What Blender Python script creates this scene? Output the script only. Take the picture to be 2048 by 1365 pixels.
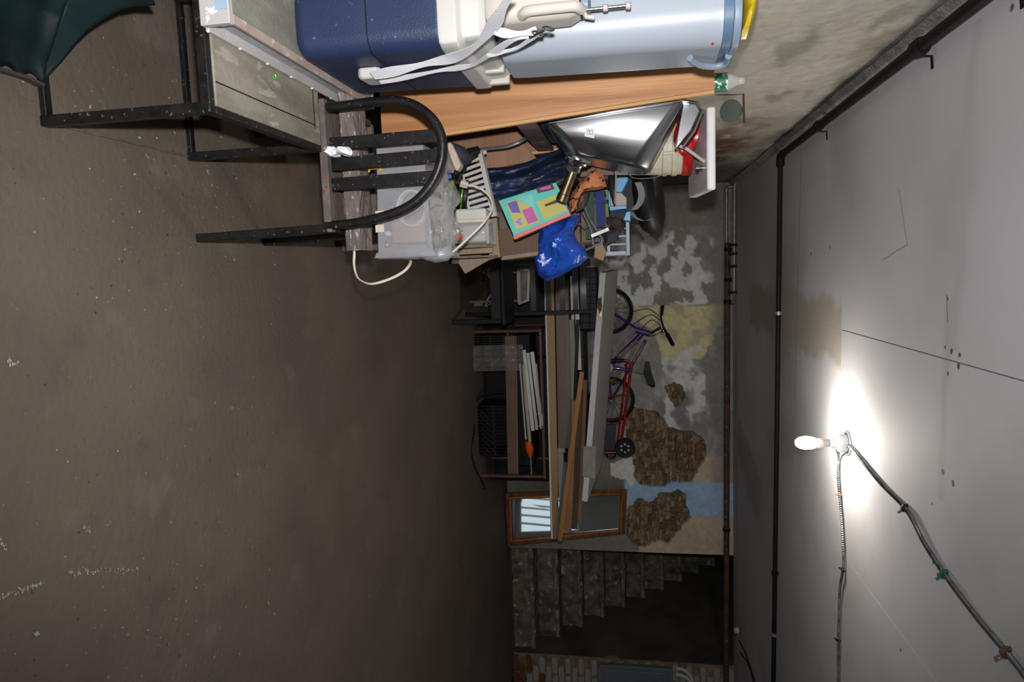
import bpy, bmesh, math, random
from mathutils import Vector, Matrix, noise as mn
random.seed(7)
S = bpy.context.scene
for o in list(bpy.data.objects): bpy.data.objects.remove(o)
V = Vector
R = math.radians
# ---------------------------------------------------------------- camera
CAMH = 1.42; FPX = 1365.333; PITCH, YAW, ROLL = R(10.0), R(6.2), R(1.0)
_F = V((math.sin(YAW)*math.cos(PITCH), math.cos(YAW)*math.cos(PITCH), -math.sin(PITCH)))
_R0 = V((math.cos(YAW), -math.sin(YAW), 0)); _U0 = _R0.cross(_F)
_Rt = _R0*math.cos(ROLL) - _U0*math.sin(ROLL)      # to the right in the upright scene
_Up = _U0*math.cos(ROLL) + _R0*math.sin(ROLL)
cam = bpy.data.objects.new('camera', bpy.data.cameras.new('camera'))
S.collection.objects.link(cam); S.camera = cam
cam.data.sensor_width = 36; cam.data.lens = 24; cam.data.clip_start = .02
# the camera was held turned by a quarter: its own right is the scene's up
cx, cy = _Up, -_Rt
m = Matrix((cx, cy, -_F)).transposed().to_4x4(); m.translation = V((0, 0, CAMH)); cam.matrix_world = m
# ---------------------------------------------------------------- light
w = bpy.data.worlds.new('world'); S.world = w; w.use_nodes = True
w.node_tree.nodes['Background'].inputs[0].default_value = (.5, .5, .55, 1)
w.node_tree.nodes['Background'].inputs[1].default_value = .02
def light(name, kind, loc, energy, color, **kw):
    l = bpy.data.lights.new(name, kind); l.energy = energy; l.color = color
    for k, v in kw.items(): setattr(l, k, v)
    o = bpy.data.objects.new(name, l); o.location = loc; S.collection.objects.link(o); return o
fl = light('camera_flash', 'SPOT', V((0, 0, CAMH)) - _Rt*.13 + _F*.03, 250, (1, .985, .99), spot_size=R(110), spot_blend=.8, shadow_soft_size=.025)
fl.rotation_euler = (_F - _Rt*.08).to_track_quat('-Z', 'Y').to_euler()
S.view_settings.view_transform = 'Standard'; S.view_settings.look = 'None'
S.view_settings.gamma = 1; S.view_settings.use_curve_mapping = False
S.view_settings.exposure = 0.0

def U(x, y, X=None, Y=None, Z=None):
    """point of the place seen at photograph position x, y on a plane X=, Y= or Z="""
    d = _F + _Rt*((y-682.5)/FPX) + _Up*((x-1024)/FPX)
    if Y is not None: t = Y/d.y
    elif X is not None: t = X/d.x
    else: t = (Z-CAMH)/d.z
    return V((0, 0, CAMH)) + d*t

# ---------------------------------------------------------------- materials
def nt(name):
    mt = bpy.data.materials.new(name); mt.use_nodes = True
    return mt, mt.node_tree, mt.node_tree.nodes['Principled BSDF']
def rgb(c): return (c[0], c[1], c[2], 1)
def mat(name, c, c2=None, rough=.6, metal=0, scale=8, amt=.5, bump=0, bscale=60, stretch=(1,1,1), spec=.5, alpha=None, trans=0, ior=1.45, coat=0, emit=None, detail=5, lo=.35, hi=.65, specks=None, dirt=None):
    mt, t, b = nt(name); N = t.nodes; L = t.links
    b.inputs['Roughness'].default_value = rough; b.inputs['Metallic'].default_value = metal
    b.inputs['Specular IOR Level'].default_value = spec
    b.inputs['Coat Weight'].default_value = coat
    if trans: b.inputs['Transmission Weight'].default_value = trans; b.inputs['IOR'].default_value = ior
    if alpha is not None: b.inputs['Alpha'].default_value = alpha
    if emit: b.inputs['Emission Color'].default_value = rgb(emit[0]); b.inputs['Emission Strength'].default_value = emit[1]
    tc = N.new('ShaderNodeTexCoord'); mp = N.new('ShaderNodeMapping'); mp.inputs['Scale'].default_value = stretch
    L.new(tc.outputs['Object'], mp.inputs[0])
    if c2 is None: c2 = tuple(v*.8 for v in c)
    nz = N.new('ShaderNodeTexNoise'); nz.inputs['Scale'].default_value = scale; nz.inputs['Detail'].default_value = detail
    L.new(mp.outputs[0], nz.inputs[0])
    rp = N.new('ShaderNodeValToRGB'); rp.color_ramp.elements[0].position = lo; rp.color_ramp.elements[1].position = hi
    rp.color_ramp.elements[0].color = rgb(c); rp.color_ramp.elements[1].color = rgb(c2)
    L.new(nz.outputs[0], rp.inputs[0]); out = rp.outputs[0]
    for sp in (specks or []):
        col, sc, th, soft = sp
        n2 = N.new('ShaderNodeTexNoise'); n2.inputs['Scale'].default_value = sc; n2.inputs['Detail'].default_value = 3
        L.new(mp.outputs[0], n2.inputs[0])
        r2 = N.new('ShaderNodeValToRGB'); r2.color_ramp.elements[0].position = th; r2.color_ramp.elements[1].position = min(1, th+soft)
        L.new(n2.outputs[0], r2.inputs[0]); mx = N.new('ShaderNodeMix'); mx.data_type = 'RGBA'
        L.new(r2.outputs[0], mx.inputs[0]); L.new(out, mx.inputs[6]); mx.inputs[7].default_value = rgb(col); out = mx.outputs[2]
    L.new(out, b.inputs['Base Color'])
    if bump:
        n3 = N.new('ShaderNodeTexNoise'); n3.inputs['Scale'].default_value = bscale; n3.inputs['Detail'].default_value = 6
        L.new(mp.outputs[0], n3.inputs[0]); bp = N.new('ShaderNodeBump'); bp.inputs['Strength'].default_value = bump; bp.inputs['Distance'].default_value = .01
        L.new(n3.outputs[0], bp.inputs['Height']); L.new(bp.outputs[0], b.inputs['Normal'])
    return mt
def wood(name, c, c2, rough=.55, axis=2, scale=14, bump=.15, coat=0, st=.06):
    s = [1, 1, 1]; s[axis] = st
    return mat(name, c, c2, rough=rough, scale=scale, stretch=s, bump=bump, bscale=scale*5, detail=8, lo=.3, hi=.7, coat=coat)
def vcol(name, rough=.85, bump=.4, bscale=40, fine=.25):
    mt, t, b = nt(name); N = t.nodes; L = t.links
    a = N.new('ShaderNodeVertexColor'); a.layer_name = 'Col'
    tc = N.new('ShaderNodeTexCoord'); nz = N.new('ShaderNodeTexNoise'); nz.inputs['Scale'].default_value = 22; nz.inputs['Detail'].default_value = 8
    L.new(tc.outputs['Object'], nz.inputs[0])
    rp = N.new('ShaderNodeMapRange'); rp.inputs[1].default_value = .3; rp.inputs[2].default_value = .7; rp.inputs[3].default_value = 1-fine; rp.inputs[4].default_value = 1+fine
    L.new(nz.outputs[0], rp.inputs[0])
    mx = N.new('ShaderNodeVectorMath'); mx.operation = 'SCALE'; L.new(a.outputs[0], mx.inputs[0]); L.new(rp.outputs[0], mx.inputs['Scale'])
    L.new(mx.outputs[0], b.inputs['Base Color']); b.inputs['Roughness'].default_value = rough; b.inputs['Specular IOR Level'].default_value = .25
    n3 = N.new('ShaderNodeTexNoise'); n3.inputs['Scale'].default_value = bscale; n3.inputs['Detail'].default_value = 8
    L.new(tc.outputs['Object'], n3.inputs[0]); bp = N.new('ShaderNodeBump'); bp.inputs['Strength'].default_value = bump; bp.inputs['Distance'].default_value = .01
    L.new(n3.outputs[0], bp.inputs['Height']); L.new(bp.outputs[0], b.inputs['Normal'])
    return mt

black = mat('black_paint', (.006,.006,.007), (.014,.013,.012), rough=.38, spec=.3, scale=30, bump=.1, specks=[((.12,.10,.09), 90, .66, .04)])
blackm = mat('black_dusty', (.006,.006,.007), (.012,.011,.011), rough=.5, spec=.25, scale=20, specks=[((.10,.08,.07), 60, .63, .08)])
dusty = mat('dusty_iron', (.085,.07,.06), (.14,.115,.10), rough=.8, scale=20, bump=.3, specks=[((.16,.05,.03), 40, .64, .04)])
steel = mat('brushed_steel', (.40,.405,.42), (.34,.345,.36), rough=.27, metal=1, scale=3, stretch=(1,1,1))
chrome = mat('chrome', (.62,.62,.64), (.5,.5,.5), rough=.16, metal=1)
brass = mat('old_brass', (.26,.20,.11), (.16,.12,.07), rough=.35, metal=1, scale=40)
bigbrass = mat('polished_brass', (.65,.42,.13), (.5,.32,.1), rough=.2, metal=1)
whitep = mat('white_plastic', (.52,.51,.49), (.48,.47,.445), rough=.38, scale=5)
creamp = mat('cream_plastic', (.50,.47,.42), (.46,.43,.38), rough=.4, scale=5)
yell_white = mat('aged_white_plastic', (.60,.57,.45), (.52,.47,.34), rough=.45, scale=8)
binblue = mat('pale_blue_plastic', (.34,.38,.44), (.325,.365,.42), rough=.4, scale=4, specks=[((.3,.33,.38), 55, .70, .02)])
rimblue = mat('steel_blue_plastic', (.075,.135,.21), (.085,.15,.23), rough=.4)
rimpale = mat('grey_blue_plastic', (.20,.26,.34), (.17,.225,.30), rough=.45)
coolblue = mat('navy_plastic', (.013,.026,.072), (.017,.031,.082), rough=.45, bump=.25, bscale=300, specks=[((.10,.12,.2), 70, .70, .03)])
stepwood = mat('grey_worn_plywood', (.26,.24,.19), (.16,.145,.115), rough=.8, scale=5, stretch=(3,1,1), bump=.3, bscale=80, specks=[((.34,.31,.26), 12, .60, .08)])
traym = mat('chipped_white_paint', (.44,.42,.40), (.38,.37,.37), rough=.6, scale=12, specks=[((.42,.29,.25), 14, .66, .05), ((.6,.6,.6), 30, .64, .03)])
plankgg = mat('grey_green_plank', (.25,.25,.21), (.17,.17,.14), rough=.8, scale=6, stretch=(3,1,1), bump=.3)
bookw = wood('bookcase_wood', (.66,.335,.145), (.40,.175,.065), rough=.45, axis=2, scale=20, bump=.15, coat=.1)
booke = wood('bookcase_edge_wood', (.72,.42,.19), (.52,.28,.11), rough=.45, axis=2, scale=18, bump=.1)
bookd = mat('dusty_brown_wood', (.20,.155,.115), (.13,.095,.07), rough=.75, scale=9, bump=.2)
redwood = wood('brown_veneer', (.34,.17,.09), (.25,.115,.06), axis=0, scale=14)
brownw = wood('dark_brown_wood', (.10,.06,.04), (.06,.035,.025), axis=0, scale=14)
rotten = mat('rotten_timber', (.22,.18,.16), (.12,.098,.088), rough=.95, scale=14, stretch=(.4,1,1), bump=1, bscale=70, specks=[((.36,.33,.32), 90, .60, .06)])
tanw = wood('tan_wood', (.26,.19,.12), (.16,.115,.07), axis=0, scale=10)
pine = wood('pine', (.40,.25,.12), (.28,.16,.07), axis=0, scale=12)
greyw = wood('weathered_grey_wood', (.19,.155,.115), (.11,.09,.065), axis=0, scale=12, bump=.4)
beigew = wood('beige_painted_wood', (.46,.42,.34), (.38,.34,.27), axis=0, scale=7)
whitew = mat('white_painted_wood', (.66,.66,.64), (.55,.55,.52), rough=.55, scale=6)
doorp = mat('ivory_door_paint', (.54,.53,.48), (.50,.49,.44), rough=.5, scale=3)
dooredge = mat('door_lit_edge_tone', (.68,.70,.72), (.62,.63,.64), rough=.5, scale=6)
orangew = wood('orange_varnished_wood', (.45,.22,.06), (.30,.13,.035), axis=0, scale=18, rough=.4)
railm = mat('rust_brown_paint', (.12,.055,.04), (.075,.035,.028), rough=.5, scale=16)
rustp = mat('rusty_pipe', (.10,.045,.022), (.045,.025,.016), rough=.7, scale=7, bump=.3, specks=[((.4,.38,.35), 50, .69, .02)])
blackpipe = mat('black_iron_pipe', (.005,.005,.005), (.010,.009,.009), rough=.6, spec=.15, scale=14, bump=.15)
galv = mat('galvanised_steel', (.30,.31,.32), (.2,.21,.21), rough=.45, metal=.6, scale=20)
armour = mat('armoured_cable_steel', (.30,.32,.32), (.12,.13,.13), rough=.3, metal=.9, scale=30)
rubber = mat('black_rubber', (.005,.005,.006), (.009,.009,.009), rough=.5, spec=.3)
darkp = mat('charcoal_plastic', (.006,.006,.007), (.010,.010,.010), rough=.55, spec=.25)
greyp = mat('grey_blue_crate_plastic', (.34,.38,.45), (.28,.32,.39), rough=.5)
cabgrey = mat('grey_enamel', (.13,.155,.18), (.11,.13,.155), rough=.45)
greend = mat('dark_green_plastic', (.004,.016,.019), (.008,.022,.022), rough=.42, bump=.1, bscale=120)
greendirt = mat('dirty_green_plastic', (.035,.042,.036), (.055,.038,.032), rough=.6, scale=10)
navyt = mat('navy_tarpaulin', (.012,.026,.085), (.006,.010,.022), rough=.5, scale=5, stretch=(.4,1,2), bump=.12, bscale=9)
bluebag = mat('blue_plastic_bag', (.010,.085,.50), (.006,.05,.34), rough=.22, scale=10, bump=.9, bscale=30, spec=.8)
yellowbag = mat('yellow_plastic_bag', (.62,.47,.02), (.5,.36,.015), rough=.3, bump=.4, bscale=20)
clearp = mat('frosted_clear_plastic', (.55,.56,.60), (.5,.5,.54), rough=.25, alpha=.24, spec=.6)
clearbag = mat('clear_bag_film', (.50,.49,.46), (.40,.39,.36), rough=.10, alpha=.42, spec=1, bump=1, bscale=22, scale=12)
tapem = mat('clear_tape_film', (.45,.42,.38), (.3,.28,.25), rough=.12, alpha=.32, spec=1, bump=.9, bscale=30)
bottlep = mat('clear_bottle_plastic', (.85,.88,.87), (.8,.84,.82), rough=.06, alpha=.28, spec=1)
greenlab = mat('green_label', (.02,.20,.09), (.015,.13,.06), rough=.35, scale=20, specks=[((.75,.78,.76), 60, .57, .03)])
redp = mat('red_plastic', (.52,.012,.014), (.42,.01,.012), rough=.3)
orangep = mat('orange_plastic', (.75,.10,.015), (.6,.07,.01), rough=.4)
cordm = mat('cream_cord', (.62,.55,.45), (.5,.44,.36), rough=.5)
strapm = mat('white_webbing', (.70,.71,.75), (.62,.63,.67), rough=.6, bump=.3, bscale=300)
tissue = mat('white_tissue', (.85,.85,.88), (.75,.76,.8), rough=.9, bump=.8, bscale=60)
orangec = mat('orange_patterned_cloth', (.55,.20,.085), (.50,.18,.075), rough=.75, scale=6, specks=[((.03,.015,.012), 42, .60, .02)])
tealm = mat('teal_card', (.14,.55,.48), (.12,.5,.44), rough=.5)
coral = mat('coral_card', (.62,.17,.15), (.58,.15,.13), rough=.5)
lime = mat('yellow_green_card', (.55,.50,.14), (.5,.46,.13), rough=.5)
pinkm = mat('pink_card', (.62,.12,.30), (.4,.12,.4), rough=.5, scale=30)
purplem = mat('purple_card', (.18,.10,.38), (.1,.15,.4), rough=.5, scale=30)
limegreen = mat('lime_green_plastic', (.12,.42,.03), (.08,.33,.03), rough=.35)
skyblue = mat('sky_blue_plastic', (.02,.22,.48), (.015,.18,.42), rough=.4)
cardb = mat('cardboard', (.33,.22,.13), (.26,.17,.10), rough=.85, scale=8)
card2 = mat('dusty_cardboard', (.22,.17,.13), (.16,.12,.09), rough=.85, scale=8)
suede = mat('beige_shoe_sole', (.52,.43,.33), (.44,.35,.27), rough=.8, scale=30, bump=.3)
denim = mat('dark_navy_fabric', (.014,.018,.035), (.025,.03,.045), rough=.8, bump=.4, bscale=60)
brownshoe = mat('brown_leather', (.07,.04,.028), (.04,.025,.02), rough=.5, scale=20, bump=.3)
webg = mat('green_webbing', (.03,.075,.045), (.02,.05,.035), rough=.75, stretch=(6,1,1), scale=8)
webb = mat('blue_webbing', (.008,.025,.17), (.006,.018,.11), rough=.7, stretch=(6,1,1), scale=8)
webl = mat('green_yellow_webbing', (.14,.26,.03), (.11,.2,.03), rough=.7)
purple = mat('purple_paint', (.07,.02,.20), (.05,.015,.14), rough=.25, coat=.4)
pinkpaint = mat('pale_lilac_decal', (.42,.26,.22), (.20,.08,.16), rough=.3, scale=25)
redpaint = mat('red_enamel', (.30,.010,.010), (.2,.008,.008), rough=.3)
goldw = mat('gilt_brown_wood', (.24,.085,.02), (.12,.035,.012), rough=.33, scale=12, stretch=(1,1,3))
giltm = mat('gilt_line', (.75,.38,.09), (.55,.25,.06), rough=.25, metal=.7)
mirrorm = mat('mirror_silver', (.72,.80,.82), (.70,.78,.80), rough=.02, metal=1)
glowm = mat('lit_bulb', (1,1,1), (1,1,1), emit=((1,.93,.82), 420))
ceramic = mat('white_porcelain', (.86,.83,.84), (.80,.77,.78), rough=.3)
glasst = mat('green_tinted_glass', (.10,.14,.11), (.05,.08,.07), rough=.1, scale=5, alpha=.75, spec=.9)
copper = mat('copper_staple', (.55,.22,.12), (.45,.18,.1), rough=.35, metal=.7)
greenclip = mat('dark_green_clip', (.01,.09,.07), (.01,.07,.05), rough=.4)
mortar = mat('crumbly_mortar', (.27,.20,.12), (.15,.11,.07), rough=1, scale=14, bump=1, bscale=40)
brickA = mat('exposed_brick', (.24,.11,.055), (.11,.06,.035), rough=.95, scale=3, bump=1, bscale=8, specks=[((.50,.40,.27), 4, .60, .04)])
brickB = mat('pale_exposed_stone', (.40,.29,.165), (.15,.10,.055), rough=.95, scale=2.5, bump=1, bscale=8, specks=[((.62,.52,.38), 5, .60, .04)])
brickW = mat('whitewashed_brick', (.46,.45,.41), (.28,.27,.24), rough=.9, scale=12, bump=.6, specks=[((.05,.045,.04), 30, .62, .05)])
brickR = mat('bare_red_brick', (.22,.07,.035), (.13,.05,.03), rough=.95, scale=14, bump=.6)
stepm = mat('scaly_plaster_step', (.20,.18,.145), (.075,.065,.05), rough=.95, scale=9, bump=.8, specks=[((.40,.37,.32), 14, .60, .10), ((.12,.05,.025), 5, .66, .08)])
stepn = mat('pale_nosing', (.30,.28,.23), (.16,.145,.115), rough=.9, scale=10, bump=.6)  # nosing colour paler than the step
shaftm = mat('dark_plaster', (.085,.078,.064), (.035,.032,.028), rough=.95, scale=2.5, bump=.5)  # dark plaster tone for the shaft, floor slab and wall core
whitespk = mat('white_chip', (.34,.32,.30), (.24,.23,.22), rough=.8)
glass = mat('sticker_white', (.75,.76,.80), (.72,.73,.76), rough=.4)
ink = mat('blue_grey_ink', (.13,.15,.24), (.10,.12,.2), rough=.5)
whitepr = mat('white_print', (.8,.82,.8), (.75,.78,.75), rough=.4)

# ---------------------------------------------------------------- mesh builder
class M:
    def __init__(s): s.v = []; s.f = []
    def add(s, vs, fs):
        n = len(s.v); s.v += [V(p) for p in vs]; s.f += [tuple(i+n for i in f) for f in fs]; return s
    def hexa(s, p):   # bottom 4 then top 4, same order
        return s.add(p, [(3,2,1,0), (4,5,6,7), (0,1,5,4), (1,2,6,5), (2,3,7,6), (3,0,4,7)])
    def box(s, a, b):
        x0,y0,z0 = a; x1,y1,z1 = b
        return s.hexa([(x0,y0,z0),(x1,y0,z0),(x1,y1,z0),(x0,y1,z0),(x0,y0,z1),(x1,y0,z1),(x1,y1,z1),(x0,y1,z1)])
    def beam(s, a, b, wd, h, up=(0,0,1)):   # wd across, h along up
        a, b, up = V(a), V(b), V(up); d = (b-a).normalized(); sd = d.cross(up).normalized(); u = sd.cross(d).normalized()
        q = [(-wd/2,-h/2),(wd/2,-h/2),(wd/2,h/2),(-wd/2,h/2)]
        return s.hexa([a+sd*x+u*y for x,y in q]+[b+sd*x+u*y for x,y in q])
    def frame(s, p, q, u):
        p, q = V(p), V(q); d = (q-p).normalized(); u = V(u)
        if abs(d.dot(u)) > .99: u = V((1,0,0))
        a = d.cross(u).normalized(); return a, a.cross(d).normalized()
    def tube(s, pts, r, seg=8, closed=False, cap=True):
        pts = [V(p) for p in pts]; n = len(pts); rs = r if hasattr(r,'__len__') else [r]*n
        rings = []; prev = None
        for i, p in enumerate(pts):
            if closed: d = pts[(i+1)%n]-pts[i-1]
            else: d = pts[min(i+1,n-1)]-pts[max(i-1,0)]
            d.normalize()
            if prev is None:
                a = d.cross(V((0,0,1)) if abs(d.z) < .9 else V((1,0,0))).normalized()
            else: a = (prev - d*prev.dot(d)).normalized()
            prev = a; b = d.cross(a)
            rings.append([p+(a*math.cos(t)+b*math.sin(t))*rs[i] for t in [2*math.pi*k/seg for k in range(seg)]])
        vs = [v for rg in rings for v in rg]; fs = []
        for i in range(n if closed else n-1):
            j = (i+1) % n
            for k in range(seg): l = (k+1) % seg; fs.append((i*seg+k, i*seg+l, j*seg+l, j*seg+k))
        if cap and not closed: fs += [tuple(reversed(range(seg))), tuple(range((n-1)*seg, n*seg))]
        return s.add(vs, fs)
    def lathe(s, prof, o, ax=(0,0,1), seg=24, sx=1, sy=1, ref=None):   # prof: (r, h)
        o, ax = V(o), V(ax).normalized(); rf = V(ref) if ref else (V((1,0,0)) if abs(ax.x) < .9 else V((0,1,0)))
        a = (rf-ax*rf.dot(ax)).normalized(); b = ax.cross(a); vs = []; fs = []
        for r, h in prof:
            for k in range(seg):
                t = 2*math.pi*k/seg; vs.append(o+ax*h+(a*math.cos(t)*sx+b*math.sin(t)*sy)*r)
        for i in range(len(prof)-1):
            for k in range(seg): l = (k+1) % seg; fs.append((i*seg+k, i*seg+l, (i+1)*seg+l, (i+1)*seg+k))
        if prof[0][0] > 1e-5: fs.append(tuple(reversed(range(seg))))
        if prof[-1][0] > 1e-5: n = (len(prof)-1)*seg; fs.append(tuple(range(n, n+seg)))
        return s.add(vs, fs)
    def prism(s, poly, e):
        n = len(poly); e = V(e); poly = [V(p) for p in poly]
        return s.add(poly+[p+e for p in poly], [tuple(reversed(range(n))), tuple(range(n, 2*n))]+[(i, (i+1) % n, n+(i+1) % n, n+i) for i in range(n)])
    def ribbon(s, pts, ws, th=.002):
        """flat strap: pts with a width vector for each"""
        pts = [V(p) for p in pts]; ws = [V(x) for x in ws]; n = len(pts); vs = []; fs = []
        for i in range(n):
            d = (pts[min(i+1,n-1)]-pts[max(i-1,0)]).normalized(); nn = d.cross(ws[i]).normalized()*th/2
            vs += [pts[i]-ws[i]/2-nn, pts[i]+ws[i]/2-nn, pts[i]+ws[i]/2+nn, pts[i]-ws[i]/2+nn]
        for i in range(n-1):
            for k in range(4): l = (k+1) % 4; fs.append((i*4+k, i*4+l, i*4+4+l, i*4+4+k))
        fs += [(3,2,1,0), tuple(range(4*n-4, 4*n))]
        return s.add(vs, fs)
    def grid(s, fn, nu, nv, th=None):
        vs = [V(fn(i/nu, j/nv)) for j in range(nv+1) for i in range(nu+1)]
        fs = [(j*(nu+1)+i, j*(nu+1)+i+1, (j+1)*(nu+1)+i+1, (j+1)*(nu+1)+i) for j in range(nv) for i in range(nu)]
        return s.add(vs, fs)
    def blob(s, c, r, n=10, amp=.25, fr=2.5, seed=0, sq=(1,1,1)):
        c = V(c); vs = []; fs = []; m2 = n*2
        for i in range(n+1):
            th = math.pi*i/n
            for j in range(m2):
                ph = 2*math.pi*j/m2; d = V((math.sin(th)*math.cos(ph), math.sin(th)*math.sin(ph), math.cos(th)))
                k = 1+amp*mn.noise(d*fr+V((seed*7.3, seed*3.1, seed)))
                vs.append(c+V((d.x*r[0]*k, d.y*r[1]*k, d.z*r[2]*k)))
        for i in range(n):
            for j in range(m2): l = (j+1) % m2; fs.append((i*m2+j, i*m2+l, (i+1)*m2+l, (i+1)*m2+j))
        return s.add(vs, fs)
def smooth_path(pts, k=6):
    pts = [V(p) for p in pts]; out = []
    P = [pts[0]*2-pts[1]]+pts+[pts[-1]*2-pts[-2]]
    for i in range(1, len(P)-2):
        a, b, c, d = P[i-1:i+3]
        for j in range(k):
            t = j/k; out.append(.5*((2*b)+(c-a)*t+(2*a-5*b+4*c-d)*t*t+(3*b-a-3*c+d)*t**3))
    out.append(pts[-1]); return out

ORG = {}
def build(name, mb, material, parent=None, bevel=0, smooth=False, label=None, cat=None, group=None, kind=None, sub=0, solid=0, bseg=2):
    me = bpy.data.meshes.new(name)
    if parent is not None: org = ORG[parent.name]
    else:
        xs = [p.x for p in mb.v]; ys = [p.y for p in mb.v]; zs = [p.z for p in mb.v]
        org = V(((min(xs)+max(xs))/2, (min(ys)+max(ys))/2, min(zs)))
    me.from_pydata([p-org for p in mb.v], [], mb.f); me.validate(); me.update()
    bm = bmesh.new(); bm.from_mesh(me); bmesh.ops.recalc_face_normals(bm, faces=bm.faces); bm.to_mesh(me); bm.free()
    o = bpy.data.objects.new(name, me); S.collection.objects.link(o)
    if parent is not None: o.parent = parent
    else: o.location = org
    ORG[o.name] = org
    if material: me.materials.append(material)
    if solid:
        md = o.modifiers.new('solid', 'SOLIDIFY'); md.thickness = solid; md.offset = 0
    if bevel:
        md = o.modifiers.new('bevel', 'BEVEL'); md.width = bevel; md.segments = bseg; md.limit_method = 'ANGLE'; md.angle_limit = R(35)
    if sub:
        md = o.modifiers.new('sub', 'SUBSURF'); md.levels = sub; md.render_levels = sub
    if smooth or bevel or sub:
        for p in me.polygons: p.use_smooth = True
        if not sub:
            try:
                md = o.modifiers.new('norm', 'WEIGHTED_NORMAL'); md.keep_sharp = True
                bm = bmesh.new(); bm.from_mesh(me)
                for e in bm.edges:
                    if len(e.link_faces) == 2 and e.calc_face_angle(0) > R(38): e.smooth = False
                bm.to_mesh(me); bm.free()
            except Exception: pass
    tag(o, label, cat, group, kind); return o
def tag(o, label=None, cat=None, group=None, kind=None):
    if label: o['label'] = label
    if cat: o['category'] = cat
    if group: o['group'] = group
    if kind: o['kind'] = kind
    return o
def thing(name, loc, label=None, cat=None, group=None, kind=None):
    o = bpy.data.objects.new(name, None); S.collection.objects.link(o); o.location = loc; o.empty_display_size = .05
    ORG[o.name] = V(loc); return tag(o, label, cat, group, kind)
def fbm(p, o=4):
    v = 0; a = .5; q = V(p)
    for _ in range(o): v += a*mn.noise(q); q = q*2.03; a *= .5
    return v
def mixc(a, b, t): t = max(0, min(1, t)); return tuple(a[i]*(1-t)+b[i]*t for i in range(3))
def sstep(a, b, x): t = max(0, min(1, (x-a)/(b-a))); return t*t*(3-2*t)
def inpoly(x, y, P):
    c = False; n = len(P)
    for i in range(n):
        x0, y0 = P[i]; x1, y1 = P[i-1]
        if (y0 > y) != (y1 > y) and x < (x1-x0)*(y-y0)/(y1-y0)+x0: c = not c
    return c
def setcol(o, cols):
    a = o.data.color_attributes.new('Col', 'FLOAT_COLOR', 'POINT')
    a.data.foreach_set('color', [c for q in cols for c in (*q, 1)])

# ================================================================ SETTING
XL, XR, YB, ZC, YF = -.79, 4.75, 7.35, 2.45, -2.4
XE = U(1060, 1097, Y=YB).x          # right edge of the back wall
XS = 4.62
# floor: large slab with gentle unevenness
floorm = mat('worn_brown_floor_paint', (.135,.108,.083), (.098,.080,.063), rough=.62, scale=1.6, bump=.25, bscale=45, spec=.3, lo=.3, hi=.72,
             specks=[((.165,.115,.08), 1.1, .56, .2), ((.09,.07,.056), 3.2, .62, .16), ((.100,.082,.066), 8, .58, .2), ((.165,.138,.112), 4.5, .60, .2), ((.045,.032,.028), 60, .70, .03), ((.42,.40,.38), 85, .735, .02), ((.30,.28,.27), 30, .74, .02)])
fb = M(); fb.grid(lambda u, v: (XL-.3+(5.75)*u, YF+(YB+.1-YF)*v, .004*fbm(V((u*9, v*14, 3)))), 70, 110)
floor = build('floor', fb, floorm, smooth=True, kind='structure')
fsl = build('floor_slab', M().box((XL-.3, YF-.2, -.2), (XR+.1, YB+3.2, -.02)), shaftm, floor)
# ceiling
cm, t, b = nt('grey_ceiling_paint'); N = t.nodes; L = t.links
tc = N.new('ShaderNodeTexCoord'); geo = N.new('ShaderNodeNewGeometry')
def cnoise(sc, lo, hi, det=5):
    n = N.new('ShaderNodeTexNoise'); n.inputs['Scale'].default_value = sc; n.inputs['Detail'].default_value = det; L.new(geo.outputs['Position'], n.inputs[0])
    r = N.new('ShaderNodeMapRange'); r.inputs[1].default_value = lo; r.inputs[2].default_value = hi; L.new(n.outputs[0], r.inputs[0]); return r.outputs[0], n.outputs[0]
def cmix(fac, a, bb):
    mx = N.new('ShaderNodeMix'); mx.data_type = 'RGBA'; L.new(fac, mx.inputs[0])
    if isinstance(a, tuple): mx.inputs[6].default_value = rgb(a)
    else: L.new(a, mx.inputs[6])
    mx.inputs[7].default_value = rgb(bb); return mx.outputs[2]
def mth(op, a, bb):
    n = N.new('ShaderNodeMath'); n.operation = op
    for i, q in enumerate((a, bb)):
        if isinstance(q, (int, float)): n.inputs[i].default_value = q
        else: L.new(q, n.inputs[i])
    return n.outputs[0]
f1, _ = cnoise(1.3, .35, .7); out = cmix(f1, (.52,.515,.54), (.46,.455,.475))
f2, _ = cnoise(.9, .52, .75); out = cmix(f2, out, (.36,.34,.33))
f3, _ = cnoise(120, .735, .76, 2); out = cmix(f3, out, (.7,.7,.7))
_, wob = cnoise(4, 0, 1); _, wob2 = cnoise(40, 0, 1)
sx = N.new('ShaderNodeSeparateXYZ'); L.new(geo.outputs['Position'], sx.inputs[0])
def spot(px, py, r, col, wb=.5):
    global out
    c = U(px, py, Z=ZC); d = N.new('ShaderNodeVectorMath'); d.operation = 'DISTANCE'; L.new(geo.outputs['Position'], d.inputs[0]); d.inputs[1].default_value = c
    q = mth('ADD', d.outputs['Value'], mth('MULTIPLY', mth('SUBTRACT', wob2, .5), r*wb*2))
    m_ = N.new('ShaderNodeMapRange'); m_.inputs[1].default_value = r; m_.inputs[2].default_value = r*.65; L.new(q, m_.inputs[0]); out = cmix(m_.outputs[0], out, col)
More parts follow.
